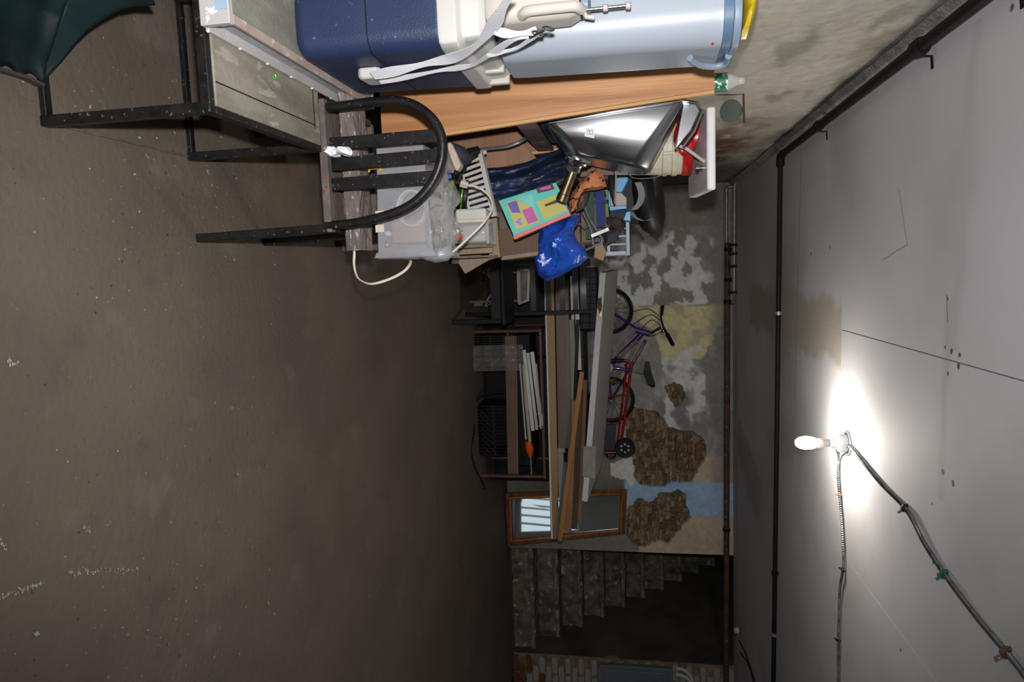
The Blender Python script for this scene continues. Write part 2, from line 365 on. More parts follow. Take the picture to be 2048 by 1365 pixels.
def band(a, b2, r, col, wb=.05, soft=.3, wn=None):
    global out
    a, b2 = U(*a, Z=ZC), U(*b2, Z=ZC); d = (b2-a); ln = d.length; d.normalize(); nn = V((-d.y, d.x, 0))
    def dot(vv):
        s_ = N.new('ShaderNodeVectorMath'); s_.operation = 'SUBTRACT'; L.new(geo.outputs['Position'], s_.inputs[0]); s_.inputs[1].default_value = a
        k = N.new('ShaderNodeVectorMath'); k.operation = 'DOT_PRODUCT'; L.new(s_.outputs[0], k.inputs[0]); k.inputs[1].default_value = vv; return k.outputs['Value']
    al, ac = dot(d), dot(nn); ws = mth('MULTIPLY', mth('SUBTRACT', wn or wob, .5), wb*2)
    ac = mth('ABSOLUTE', mth('ADD', ac, ws), 0)
    m1 = N.new('ShaderNodeMapRange'); m1.inputs[1].default_value = r; m1.inputs[2].default_value = r*(1-soft); L.new(ac, m1.inputs[0])
    m2 = mth('MULTIPLY', mth('GREATER_THAN', al, 0), mth('LESS_THAN', al, ln)); out = cmix(mth('MULTIPLY', m1.outputs[0], m2), out, col)
band((1500, 612), (1683, 668), .20, (.38,.35,.31), .16, .3)
band((1475, 870), (1520, 1010), .30, (.36,.35,.34), .25, .5)
band((1955, 40), (1905, 700), .05, (.45,.435,.43), .05, .8)
band((1900, 600), (1880, 1000), .035, (.43,.415,.41), .04, .8)
band((1798, 380), (1815, 490), .003, (.20,.20,.21), .01, .4)
band((1815, 490), (1765, 520), .002, (.14,.14,.15), .006, .4)
band((1893, 590), (1896, 645), .003, (.10,.10,.10), .012, .4)
band((1603, 290), (1586, 930), .012, (.33,.31,.30), .01, .5)
for px, py, r in ((1890,695,.007),(1903,703,.011),(1919,711,.011),(1917,733,.012),(1896,748,.008),(1886,945,.012),(1906,967,.012),(1876,1151,.010),(1866,1127,.006),(1801,1301,.011),(1864,1008,.006),(1895,598,.009),(1622,508,.014),(1660,495,.012),(1575,433,.010),(2024,14,.014),(1790,0,.01)):
    spot(px, py, r, (.11,.045,.022) if px > 1860 and py > 650 else (.13,.13,.13), .7)
L.new(out, b.inputs['Base Color']); b.inputs['Roughness'].default_value = .75; b.inputs['Specular IOR Level'].default_value = .25
bp = N.new('ShaderNodeBump'); bp.inputs['Strength'].default_value = .10; bp.inputs['Distance'].default_value = .01; nz = N.new('ShaderNodeTexNoise'); nz.inputs['Scale'].default_value = 9; L.new(geo.outputs['Position'], nz.inputs[0]); L.new(nz.outputs[0], bp.inputs['Height']); L.new(bp.outputs[0], b.inputs['Normal'])
ceiling = build('ceiling', M().box((XL-.2, YF-.1, ZC+.014), (XR+.1, YB+.02, ZC+.14)), cm, kind='structure')
xs1 = U(1683, 660, Z=ZC); xs1b = U(2048, 763, Z=ZC); xs2 = U(1700, 1128, Z=ZC).x
ya = U(1593, 600, Z=ZC).y; yr = U(1765, 1300, Z=ZC).y
g = .0022
def cpanel(x0, x1, y0, y1, x0b=None, x1b=None, gy=.0002):
    x0b = x0 if x0b is None else x0b; x1b = x1 if x1b is None else x1b   # x at the far end
    e = g
    mb = M().hexa([(x0+e,y0+gy,ZC),(x1-e,y0+gy,ZC),(x1b-e,y1-gy,ZC),(x0b+e,y1-gy,ZC),(x0+e,y0+gy,ZC+.0135),(x1-e,y0+gy,ZC+.0135),(x1b-e,y1-gy,ZC+.0135),(x0b+e,y1-gy,ZC+.0135)])
    build('ceiling_panel', mb, cm, ceiling)
xa, xb = xs1b.x, xs1.x; k_ = (xb-xa)/(xs1.y-xs1b.y); xn = xa+(YF-xs1b.y)*k_; xf = xa+(xs1.y-xs1b.y)*k_
cpanel(XL-.02, xn, YF, xs1.y, None, xf); cpanel(xn, xs2, YF, xs1.y, xf, None)
g = .0002
cpanel(XL-.02, xf, xs1.y, ya); cpanel(xf, xs2, xs1.y, ya); cpanel(XL-.02, xf, ya, YB); cpanel(xf, xs2, ya, YB)
g = .0008
cpanel(xs2, XR, YF, yr); cpanel(xs2, XR, yr, ya); cpanel(xs2, XR, ya, YB)

# left wall: lumpy whitewashed masonry
lwm = vcol('whitewashed_rubble', rough=.9, bump=.35, bscale=28, fine=.10)
NU, NV = 330, 84
def lw(u, v):
    y = YF+(YB-YF)*u; z = ZC*v
    q = V((y*1.6, z*4.2, 0)); d = .022*fbm(q, 4)+.008*fbm(q*4, 3)
    return (XL+d-.24*max(0, 1-z/1.0), y, z+(.001 if v > .99 else 0))
mb = M().grid(lw, NU, NV); wall_left = build('wall_left', mb, lwm, smooth=True, kind='structure')
def lwcol(p):
    y, z = p.y, p.z
    c = mixc((.58,.545,.475), (.50,.475,.42), .5+1.2*fbm(V((y*2, z*5, 5)), 3))
    s = fbm(V((y*2.6, z*9, 11)), 4); c = mixc(c, (.28,.265,.215), .75*sstep(.10, .32, s))
    s = fbm(V((y*1.3, z*4, 21)), 3); c = mixc(c, (.33,.29,.24), .7*sstep(.14, .26, s))
    low = sstep(3.9, 4.9, y+.7*fbm(V((y*2, z*3, 3)), 3)); hz = sstep(2.38, 2.0, z+.35*fbm(V((y*3, z*5, 8)), 3))
    s = fbm(V((y*5, z*16, 31)), 3)
    c = mixc(c, (.17,.075,.04), low*hz*sstep(-.35, -.10, s)*.97)
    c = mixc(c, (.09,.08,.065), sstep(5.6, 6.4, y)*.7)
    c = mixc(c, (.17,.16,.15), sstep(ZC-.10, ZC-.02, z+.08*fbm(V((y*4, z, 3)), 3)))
    return c
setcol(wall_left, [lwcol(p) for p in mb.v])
# back wall, painted plaster with broken patches
def WP(L_): return [(q.x, q.z) for q in (U(x, y, Y=YB) for x, y in L_)]
hole1 = WP([(1249,820),(1270,817),(1306,823),(1324,835),(1336,856),(1360,862),(1387,864),(1405,877),(1414,895),(1405,922),(1384,961),(1366,967),(1348,961),(1330,972),(1294,973),(1282,970),(1270,955),(1273,940),(1267,922),(1252,868)])
hole2 = WP([(1255,1018),(1279,997),(1300,1009),(1324,988),(1357,982),(1370,990),(1369,1006),(1381,1033),(1360,1057),(1336,1086),(1318,1081),(1279,1096),(1255,1072)])
hole3 = WP([(1330,775),(1348,768),(1366,772),(1366,793),(1360,811),(1351,815),(1339,796)])
yelp = WP([(1262,613),(1444,608),(1446,640),(1430,668),(1408,715),(1325,722),(1318,695),(1308,660),(1284,650)])
whp = WP([(1326,860),(1328,800),(1322,720),(1400,690),(1412,780),(1410,820),(1398,858),(1362,858),(1338,868)])
spl = WP([(1222,928),(1262,912),(1274,965),(1258,975),(1256,962),(1224,952)])
XW = U(1350, 610, Y=YB).x; XB0 = U(1350, 966, Y=YB).x; XB1 = U(1350, 1031, Y=YB).x; XG = U(1250, 1000, Y=YB).z
CW = .018; NX = int((XE-XL)/CW); NZ = int(ZC/CW)
def holes(x, z):
    dx, dz = .035*fbm(V((x*9, z*9, 0)), 3), .035*fbm(V((x*9, z*9, 9)), 3)
    return any(inpoly(x+dx, z+dz, h) for h in (hole1, hole2, hole3))
HM = {}
def bw(u, v):
    x, z = XL+(XE-XL)*u, ZC*v; h = holes(x, z); HM[(round(u*NX), round(v*NZ))] = h
    return (x, YB+.006*fbm(V((x*3, z*3, 2)), 3)+(.045+.02*fbm(V((x*14, z*14, 4)), 2) if h else 0), z)
mb = M().grid(bw, NX, NZ); wall_back = build('wall_back', mb, vcol('patched_painted_plaster', rough=.8, bump=.3, bscale=35, fine=.12), smooth=False, kind='structure')
def bwcol(i, p):
    u, v = i % (NX+1), i//(NX+1); x, z = p.x, p.z
    if HM.get((u, v)): return mixc((.17,.125,.07), (.07,.05,.032), .5+2*fbm(V((x*12, z*12, 1)), 3))
    n1 = fbm(V((x*2.2, z*2.2, 7)), 5); n2 = fbm(V((x*6, z*6, 17)), 5); n3 = fbm(V((x*3.4, z*10, 27)), 4)
    c = mixc((.21,.20,.18), (.145,.14,.13), .5+2.2*n1)
    c = mixc(c, (.32,.31,.30), .6*sstep(.0, .25, n3) if x > XW else .1)
    j = .05*n2
    z0 = U(1195, 500, Y=YB).z; z1 = U(1432, 500, Y=YB).z
    if x < XW+.01*n2:
        c = mixc((.15,.145,.125), (.21,.20,.17), .5+1.5*n1)
        if x > U(1300, 458, Y=YB).x+.25*n1:
            k = sstep(.07, .11, fbm(V((x*4.2, z*6.5, 41)), 5)+.12)*sstep(z1+.02, z1-.06, z+.3*j)*(1 if z > z0 else .3)
            k *= 1-.9*sstep(.05,.09, fbm(V((x*2.0+5, z*1.6, 71)), 4)-.02)
            c = mixc(c, (.47,.47,.48), k)
            if z > z1: c = mixc(c, (.27,.27,.28), .5)
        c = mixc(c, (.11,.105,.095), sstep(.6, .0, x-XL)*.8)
    if inpoly(x+j, z+j*1.2, yelp): c = mixc((.44,.40,.22), (.33,.30,.21), sstep(.06, .24, n2))
    if inpoly(x+j, z-j, whp): c = mixc(c, (.45,.46,.44), sstep(-.12, .10, n2)*.9)
    if x > XB0-.35 and z > U(1388, 900, Y=YB).z: c = mixc(c, (.36,.29,.21), sstep(XB0-.35, XB0-.25, x+j))
    if XB0 < x < XB1 and z > XG-.45+2*j: c = mixc((.21,.32,.47), (.24,.33,.44), .5+n1)
    if x >= XB1: c = mixc((.37,.30,.215), (.31,.255,.19), .5+1.5*n1)
    if x > XB0-.3 and z < XG+1.2*j: c = mixc((.145,.14,.12), (.10,.095,.08), .5+2*n1)
    if x >= XB1 and z < XG+.12+1.2*j: c = mixc((.15,.14,.12), c, sstep(XG-.6, XG-.75, z))
    if inpoly(x+j*.6, z-j*.6, spl): c = (.46,.45,.42)
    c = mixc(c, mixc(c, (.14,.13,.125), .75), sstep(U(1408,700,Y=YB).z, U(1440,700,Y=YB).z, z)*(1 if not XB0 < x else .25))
    return c
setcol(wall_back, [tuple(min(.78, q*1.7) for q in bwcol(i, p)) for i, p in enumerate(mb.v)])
build('wall_core', M().box((XL-.2, YB+.075, 0), (XE-.002, YB+.30, ZC)), shaftm, wall_back)
# bricks and stones showing in the broken patches (children of the wall)
def rbrick(seed):
    random.seed(seed); bm_ = bmesh.new(); bmesh.ops.create_cube(bm_, size=1); bmesh.ops.bevel(bm_, geom=bm_.edges[:], offset=.10, segments=1, affect='EDGES')
    for v_ in bm_.verts: v_.co += V((random.uniform(-.06,.06), random.uniform(-.08,.08), random.uniform(-.10,.10)))
    me = bpy.data.meshes.new('brick'); bm_.to_mesh(me); bm_.free(); return me
BM = {}
for mi, mm in enumerate((brickA, brickB, brickW, brickR, mortar)):
    BM[mi] = []
    for s_ in range(3):
        me = rbrick(10*mi+s_); me.materials.append(mm); BM[mi].append(me)
random.seed(3)
def brick(parent, loc, size, mi, rot=0, name='brick'):
    o = bpy.data.objects.new(name, random.choice(BM[mi])); S.collection.objects.link(o); o.parent = parent
    o.location = V(loc)-ORG[parent.name]; o.scale = size; o.rotation_euler = (random.uniform(-.05,.05), rot+random.uniform(-.03,.03), random.uniform(-.08,.08)); return o
for H, hb in ((hole1, .066), (hole2, .066), (hole3, .06)):
    x0, x1 = min(p[0] for p in H), max(p[0] for p in H); z0, z1 = min(p[1] for p in H), max(p[1] for p in H)
    z = z0+hb/2; row = 0
    zt = z0+(z1-z0)*.52
    while z < z1:
        bl = .20 if (z > zt and H is hole1) else .095
        x = x0+(row % 2)*bl/2
        while x < x1:
            xx, zz = x+random.uniform(-.02,.02), z+random.uniform(-.016,.016)
            if inpoly(xx, zz, H) and holes(xx, zz) and random.random() < .93:
                st = H is not hole1 or zz < zt
                brick(wall_back, (xx, YB+.040+random.uniform(-.006,.014), zz), (bl*random.uniform(.5,1.1), .06, hb*random.uniform(.5,1.0)), random.choice((1,1,0,4,1) if st else (0,0,0,1)), random.uniform(-.2,.2) if st else 0, 'stone' if st else 'brick')
            x += bl
        z += hb; row += 1

# stairs in their shaft, right of the back wall
noz = [1058,1106,1157,1198,1245,1287,1329,1365,1407]; rise, run = .255, .27; ys0 = YB+.10
XRs = U(1062, 1296, Y=YB+.1).x
st = thing('staircase', ((XE+XRs)/2, ys0, 0), 'steep scaly plastered cellar stairs climbing away right of the patched wall', 'stairs')
for k in range(10):
    zt = rise*(k+1); yk = ys0+run*k
    def tr(u, v, zt=zt, yk=yk):
        x = (XE+.004 if k < 1 else XE-.22)+(XRs-XE-.004 if k < 1 else XRs-XE+.22)*u
        prof = [(0.0,-rise),(.004,-.06),(-.022,-.055),(-.028,-.03),(-.02,-.004),(.02,0),(run+.03,0)]
        dy, dz = prof[round(v*6)]; n_ = .020*fbm(V((x*6, zt*9+dz*9, k)), 4); return (x, yk+dy+n_, zt+dz+n_*.7)
    mb = M().grid(tr, 40, 6); s_ = build('step', mb, stepm, st, smooth=True)
    mb = M().tube([(XE-.2+(XRs-XE+.19)*i/14, yk-.010+.022*fbm(V((i*.8, k*3.3, 0)), 3), zt-.034+.02*fbm(V((i*.9, k*2.1, 5)), 3)) for i in range(15)], [.014+.022*abs(fbm(V((i*.7, k*5.1, 9)), 3))*2 for i in range(15)], 7)
    build('nosing', mb, stepn, s_, smooth=True)
shaft = thing('wall_stairwell', ((XE+XRs)/2, YB+2, 0), kind='structure')
build('shaft_side', M().grid(lambda u, v: (XRs+.012*fbm(V((u*8, v*8, 1)), 3), YB-.01+3.4*u, 3.6*v), 40, 40), shaftm, shaft, smooth=True)
build('shaft_side', M().box((XE-.30, YB+.301, 0), (XE-.25, YB+3.4, 3.6)), shaftm, shaft)
build('shaft_end', M().box((XE-.3, YB+3.4, 0), (XRs+.1, YB+3.45, 3.6)), shaftm, shaft)
build('shaft_ceiling', M().box((XE-.3, YB+.02, 3.6), (XRs+.1, YB+3.45, 3.65)), shaftm, shaft)
build('shaft_head', M().box((XE-.3, YB+.021, ZC+.145), (XRs+.2, YB+.06, 3.6)), shaftm, shaft)
# whitewashed brick pier right of the stairs
wr = build('wall_pier', M().box((XRs+.002, YB-.02, 0), (XR+.25, YB+.3, ZC)), mortar, kind='structure')
z = .035; row = 0
while z < ZC-.03:
    x = XRs+.02+(row % 2)*.11
    while x < XR+.1:
        w0 = .20 if not (x == XRs+.02 and row % 2 == 0) else .20
        brick(wr, (x+.10, YB-.022+random.uniform(-.006,.004), z), (w0*random.uniform(.93,.97), .05, .062*random.uniform(.93,1.05)), 3 if z < .55 and random.random() < .8-z else 2)
        x += .215
    z += .0745; row += 1
# other walls (behind and beside the camera, seen in the mirror)
greyw_m = mat('pale_grey_wall_paint', (.50,.51,.51), (.40,.41,.41), rough=.85, scale=2, bump=.3)
build('wall_right', M().box((XR+.05, YF, 0), (XR+.2, YB, ZC)), greyw_m, kind='structure')
build('wall_front', M().box((XL-.2, YF-.12, 0), (XR+.2, YF-.02, ZC)), greyw_m, kind='structure')
wn = build('mirror_glow_pane', M().box((XR+.035, .9, .12), (XR+.045, 2.5, 1.15)), mat('added_glow_pane', (.8,.85,.9), (.8,.85,.9), rough=.3, emit=((.86,.94,1.0), .75)), kind='structure')  # unseen glowing pane, added so the mirror reflects something bright
for i_ in range(4): build('glow_pane_bar', M().beam((XR+.02, .9+.42*i_, .12), (XR+.02, 1.25+.42*i_, 1.15), .03, .03, up=(0,1,0)), greyw_m, wn)  # slanted bars added before the pane for diagonal lines in the reflection
# cracked cornice strip along the top of the left wall
random.seed(5)
mb = M().grid(lambda u, v: (XL+.035*v+.01+.010*fbm(V((u*30, v*3, 0)), 3), YF+(YB-YF)*u, ZC-.038*(1-v)+.01*fbm(V((u*40, v, 4)), 3)-.004), 200, 3)
build('trim_1', mb, mat('crumbling_grey_cornice', (.27,.26,.25), (.16,.15,.14), rough=.9, scale=12, bump=.8), kind='structure', smooth=True)

# ================================================================ CEILING SERVICES
ZP = ZC-.045
el = U(1561, 311, Z=ZP); far = U(1960, 0, Z=ZP); rt = U(1547, 1365, Z=ZP)
pp = thing('ceiling_pipe', (el.x, el.y, ZP), 'long black iron pipe elbowing under the grey ceiling', 'pipe')
dirn = (far-el).normalized(); endn = el+dirn*5.0; dr = (rt-el).normalized(); endr = el+dr*4.6
corner = [el+dirn*.07, el+dirn*.03+dr*.004, el+dirn*.008+dr*.008, el+dr*.03+dirn*.002, el+dr*.07]
build('pipe_run', M().tube([endn, el+dirn*.07], .021, 12), blackpipe, pp, smooth=True)
build('pipe_run', M().tube([el+dr*.07, endr], .0165, 12), blackpipe, pp, smooth=True)
build('elbow', M().tube(corner, .027, 12), blackpipe, pp, smooth=True)
def along(px, py): q = U(px, py, Z=ZP); return q
for px, py, r, l in ((1838,99,.031,.03),(1637,252,.027,.03),(2010,-40,.03,.04)):
    q = el+dirn*((along(px,py)-el).dot(dirn)); build('coupling', M().lathe([(r*.9,-l),(r,-l*.7),(r,l*.7),(r*.9,l)], q, dirn, 14), blackpipe, pp, smooth=True)
    sd = dirn.cross(V((0,0,1))); cl = M().ribbon([q-sd*.075+V((0,0,.043)), q-sd*.032+V((0,0,.040)), q-sd*.026+V((0,0,-.012)), q-V((0,0,.029)), q+sd*.026+V((0,0,-.012)), q+sd*.032+V((0,0,.040)), q+sd*.075+V((0,0,.043))], [dirn*.016]*7, .003)
    build('hanger_strap', cl, blackpipe, pp)
for px, py, mm in ((1556,626,galv),(1546,1138,blackpipe),(1546,1263,galv)):
    q = el+dr*((U(px,py,Z=ZP)-el).dot(dr)); build('pipe_clip', M().lathe([(.024,-.012),(.024,.012)], q, dr, 12), mm, pp, smooth=True)
# rusty pipe along the head of the back wall
Yp = YB-.16
a, b_ = U(1455, 486, Y=Yp), U(1452, 1400, Y=Yp)
rp_ = thing('wall_pipe', tuple(a), 'long rusty brown pipe running level along the head of the patched wall', 'pipe')
build('pipe_run', M().tube([a, b_], .030, 12), rustp, rp_, smooth=True)
for px, py, w_ in ((1456,500,.02),(1456,560,.02),(1455,604,.02),(1453,1060,.012)):
    q = U(px, py, Y=Yp); build('coupling', M().lathe([(.038,-w_),(.038,w_)], q, (b_-a).normalized(), 12), blackpipe, rp_, smooth=True)
q = U(1460, 608, Y=Yp); build('wall_bracket', M().beam(q, U(1497, 607, Y=Yp-.02), .02, .016), rustp, rp_)
Yp2 = YB-.20
a, b_ = U(1453, 374, Y=Yp2), U(1453, 484, Y=Yp2)
p2 = thing('conduit', tuple(b_), 'lower of the two short grey conduits high in the far left corner', 'pipe')
build('pipe_run', M().tube([b_, a+V((.03,0,0)), a+V((.008,0,.008)), a+V((0,0,.03)), a+V((0,0,.13))], .016, 10), galv, p2, smooth=True)
a, b_ = U(1469, 366, Y=Yp2-.06), U(1468, 590, Y=Yp2-.06)
p3 = thing('conduit', tuple(b_), 'upper longer grey conduit with clamps high in the far left corner', 'pipe')
build('pipe_run', M().tube([b_, a+V((.03,0,0)), a+V((.008,0,.008)), a+V((0,0,.03)), a+V((0,0,.10))], .017, 10), galv, p3, smooth=True)
for py in (490, 508, 533, 585):
    q = U(1466, py, Y=Yp2-.06); build('clamp', M().box((q.x-.012, q.y-.03, q.z-.04), (q.x+.012, q.y+.05, q.z+.04)), blackpipe, p3, bevel=.004)
# lamp
lp = U(1696, 887, Z=ZC)
lamp = thing('ceiling_lamp', tuple(lp), 'lit bare bulb in a white porcelain holder on round grey plate', 'ceiling lamp')
build('cover_plate', M().lathe([(.062,-.001),(.062,-.006),(.058,-.008)], lp, seg=32), galv, lamp, smooth=True)
build('lamp_holder', M().lathe([(.044,-.008),(.046,-.03),(.040,-.048),(.026,-.056),(.024,-.082),(.02,-.085)], lp, seg=28), ceramic, lamp, smooth=True)
build('bulb_base', M().lathe([(.017,-.085),(.019,-.095),(.019,-.115),(.023,-.120),(.023,-.135),(.016,-.139)], lp, seg=20), whitep, lamp, smooth=True)
bulb = build('bulb', M().lathe([(.013,-.139),(.024,-.150),(.031,-.175),(.032,-.20),(.027,-.225),(.015,-.241),(.001,-.246)], lp, seg=20), glowm, lamp, smooth=True)
def armoured(name, pts, r, label, clips):
    pts = smooth_path(pts, 40); L_ = [0]
    for i in range(1, len(pts)): L_.append(L_[-1]+(pts[i]-pts[i-1]).length)
    n = int(L_[-1]/.0036); out_ = []; rs = []; j = 0
    for i in range(n+1):
        s = L_[-1]*i/n
        while j < len(L_)-2 and L_[j+1] < s: j += 1
        t_ = (s-L_[j])/max(1e-6, L_[j+1]-L_[j]); out_.append(pts[j].lerp(pts[j+1], t_)); rs.append(r*(1.0, .86, .66)[i % 3])
    o = thing(name, tuple(pts[0]), label, 'cable'); build('metal_sheath', M().tube(out_, rs, 8), armour, o, smooth=False)
    for (px, py, mm, w_) in clips:
        q = U(px, py, Z=ZC-.008); c = min(range(len(out_)-1), key=lambda i: (out_[i]-q).length); d = (out_[c+1]-out_[c]).normalized(); sd = d.cross(V((0,0,1)))
        m_ = M().tube([out_[c]-sd*(r+.002)+V((0,0,r)), out_[c]-sd*(r+.002)-V((0,0,r*.6)), out_[c]-V((0,0,r+.003)), out_[c]+sd*(r+.002)-V((0,0,r*.6)), out_[c]+sd*(r+.002)+V((0,0,r))], .004*w_, 6)
        m_.beam(out_[c]-sd*(r)-V((0,0,r)), out_[c]-sd*(r+.007*w_)-V((0,0,r+.010*w_)), .006*w_, .003); build('cable_clip', m_, mm, o)
    return o
zc1 = ZC-.012
c1 = [lp+V((.035,0,-.05))]+[U(x, y, Z=zc1) for x, y in ((1678,915),(1676,950),(1679,990),(1684,1050),(1687,1130),(1680,1180),(1677,1280),(1676,1365),(1676,1440))]
armoured('armoured_cable', c1, .0075, 'thin armoured cable running straight right from the ceiling lamp', [(1679,990,copper,1),(1685,1133,blackm,1),(1677,1278,blackm,1)])
c2 = [lp+V((.015,-.02,-.012))]+[U(x, y, Z=zc1) for x, y in ((1704,898),(1760,965),(1813,1020),(1848,1085),(1890,1150),(1950,1230),(2015,1308),(2048,1350),(2110,1440))]
armoured('armoured_cable', c2, .0092, 'thicker armoured cable sweeping from the lamp towards the near right ceiling', [(1813,1017,blackm,1.6),(1892,1152,greenclip,1.6),(2016,1312,rustp,2)])
# panel box on the pier, pale rope of conduits, cables near stair head
e0, e1 = U(1199, 1329, Y=YB-.10), U(1346, 1329, Y=YB-.10)
pb = thing('panel_box', (e0.x+.2, YB-.05, e0.z), 'grey metal cabinet mounted on the whitewashed brick pier', 'cabinet')
build('cabinet_body', M().box((e0.x, YB-.115, e0.z), (e0.x+.42, YB-.047, e1.z)), cabgrey, pb, bevel=.006)
build('cabinet_door', M().box((e0.x+.045, YB-.128, e0.z+.05), (e0.x+.39, YB-.116, e1.z-.05)), cabgrey, pb, bevel=.005)
for i, (px, py) in enumerate(((1352,1338),(1352,1350))):
    q = U(px, py, Y=YB-.10); build('conduit', M().tube(smooth_path([q, q+V((.01,0,.08)), q+V((.09,.0,.16)), q+V((.25,.01,.19))], 5), .018, 8), whitep, None, smooth=True, label=('left' if i == 0 else 'right')+' white plastic conduit curving out of the top of the grey cabinet', cat='pipe')
for i, (p0, p1, p2_) in enumerate(((( 1478,1282),(1492,1310),(1512,1372)),((1480,1305),(1497,1330),(1508,1372)))):
    build('loose_wire', M().tube(smooth_path([U(*p0, Z=ZC-.02), U(*p1, Z=ZC-.03), U(*p2_, Z=ZC-.012)], 8), .006, 6), rubber, None, smooth=True, label=('longer' if i == 0 else 'shorter')+' black loose wire drooping from the ceiling by the stairs', cat='wire')
q = U(1477, 1262, Z=ZC-.02); build('wire_box', M().lathe([(.03,0),(.03,-.03),(.012,-.045)], q, seg=14), whitep, None, smooth=True, label='small pale round fitting on the ceiling edge above the stairs', cat='fitting')
# round glass lid on rusty bolt, left wall
c = U(1462, 222, X=-.715); Yg = c.y
dk = thing('glass_disc', tuple(c), 'round greenish glass disc hanging from a rusty rod on the whitewashed wall', 'disc')
build('disc', M().lathe([(.001,-.004),(.050,-.004),(.053,0),(.050,.004),(.001,.004)], c, (.25,-1,.1), 32), glasst, dk, smooth=True)
build('rod', M().tube([U(1487, 183, Y=Yg), U(1488, 246, Y=Yg+.02)], .005, 8), rustp, dk, smooth=True)
build('bracket', M().tube([c+V((0,.0,.05)), U(1487, 218, Y=Yg)], .009, 8), rustp, dk, smooth=True)

# ================================================================ helpers placed with U
def puff(poly, Y, dep, n=6, amp=.012, fr=14, seed=0, res=3, name=None):
    """cushion-like body whose outline is poly (photo positions at distance Y), dep thick"""
    P = []
    for i in range(len(poly)):
        a, b_ = poly[i], poly[(i+1) % len(poly)]
        for k in range(res): t_ = k/res; P.append((a[0]+(b_[0]-a[0])*t_, a[1]+(b_[1]-a[1])*t_))
    cx_ = sum(p[0] for p in P)/len(P); cy_ = sum(p[1] for p in P)/len(P); mb = M(); vs = []; fs = []; L_ = len(P)
    for side in (-1, 1):
        base = len(vs)
        for j in range(n+1):
            t_ = 1-j/n
            for p in P:
                q = U(cx_+(p[0]-cx_)*t_, cy_+(p[1]-cy_)*t_, Y=Y); off = dep/2*math.sqrt(max(0, 1-t_**2.2))*side
                nn = amp*fbm(q*fr+V((seed*3, side*5, 0)), 4)*(1 if j else .5); vs.append(q+V((nn*.5, off+nn*1.6, nn*.5)))
        for j in range(n):
            for k in range(L_): l = (k+1) % L_; fs.append((base+j*L_+k, base+j*L_+l, base+(j+1)*L_+l, base+(j+1)*L_+k))
    return mb.add(vs, fs)
def pbox(x0, x1, y0, y1, Y, d, mb=None):
    a = U(x0, (y0+y1)/2, Y=Y).z; b_ = U(x1, (y0+y1)/2, Y=Y).z; xm = (x0+x1)/2
    return (mb or M()).box((U(xm, y0, Y=Y).x, Y, a), (U(xm, y1, Y=Y).x, Y+d, b_))
def pprism(poly, Y, d): return M().prism([U(x, y, Y=Y) for x, y in poly], (0, d, 0))
def pbeam(p0, p1, hpx, d, mb=None):
    a, b_ = U(p0[0], p0[1], Y=p0[2]), U(p1[0], p1[1], Y=p1[2]); h = hpx*(a.y+b_.y)/2*1.03/FPX
    return (mb or M()).beam(a, b_, d, h)

# ================================================================ NEAR LEFT
# plastic chair leg, bottom left
gt = U(72, 166, Z=0); t0 = thing('garden_chair', tuple(gt), 'dark green moulded plastic chair leg flaring up past the frame edge', 'chair')
A = [U(-40,128,Z=0), U(0,140,Z=0), U(40,152,Z=0), U(72,168,Z=0)]
fold = [gt+V((-.005,.0,.02)), U(92,118,Y=1.50), U(112,60,Y=1.49), U(128,8,Y=1.48), U(150,-50,Y=1.46)]
left = [A[0]+V((0,0,.02)), U(-40,60,Y=1.22), U(-40,0,Y=1.24), U(-30,-50,Y=1.26), U(-20,-80,Y=1.28)]
def legf(u, v):
    i = min(3, int(v*4)); t_ = v*4-i; a = left[i].lerp(left[i+1], t_); b_ = fold[i].lerp(fold[i+1], t_); q = a.lerp(b_, u)
    return q+V((-.02*math.sin(math.pi*u)*(.3+v)+.006*math.sin(u*9*math.pi/2), 0, 0))
build('leg', M().grid(legf, 24, 16), greend, t0, smooth=True, solid=.006)
build('foot_rim', M().ribbon([p+V((.004,0,.012)) for p in A], [V((.002,0,.024))]*4, .008), greendirt, t0)
arch = [U(98,147,Y=1.52), U(125,118,Y=1.53), U(150,86,Y=1.54), U(175,60,Y=1.55), U(205,38,Y=1.56), U(240,18,Y=1.57), U(275,10,Y=1.58), U(310,9,Y=1.58)]
top_ = [fold[0], fold[1], fold[2], fold[2].lerp(fold[3],.5), fold[3], fold[3].lerp(fold[4],.5), fold[4], U(290,-30,Y=1.5)]
def apf(u, v):
    i = min(6, int(v*7)); t_ = v*7-i; return top_[i].lerp(top_[i+1], t_).lerp(arch[i].lerp(arch[i+1], t_), u)
build('apron', M().grid(apf, 8, 28), greend, t0, smooth=True, solid=.006)

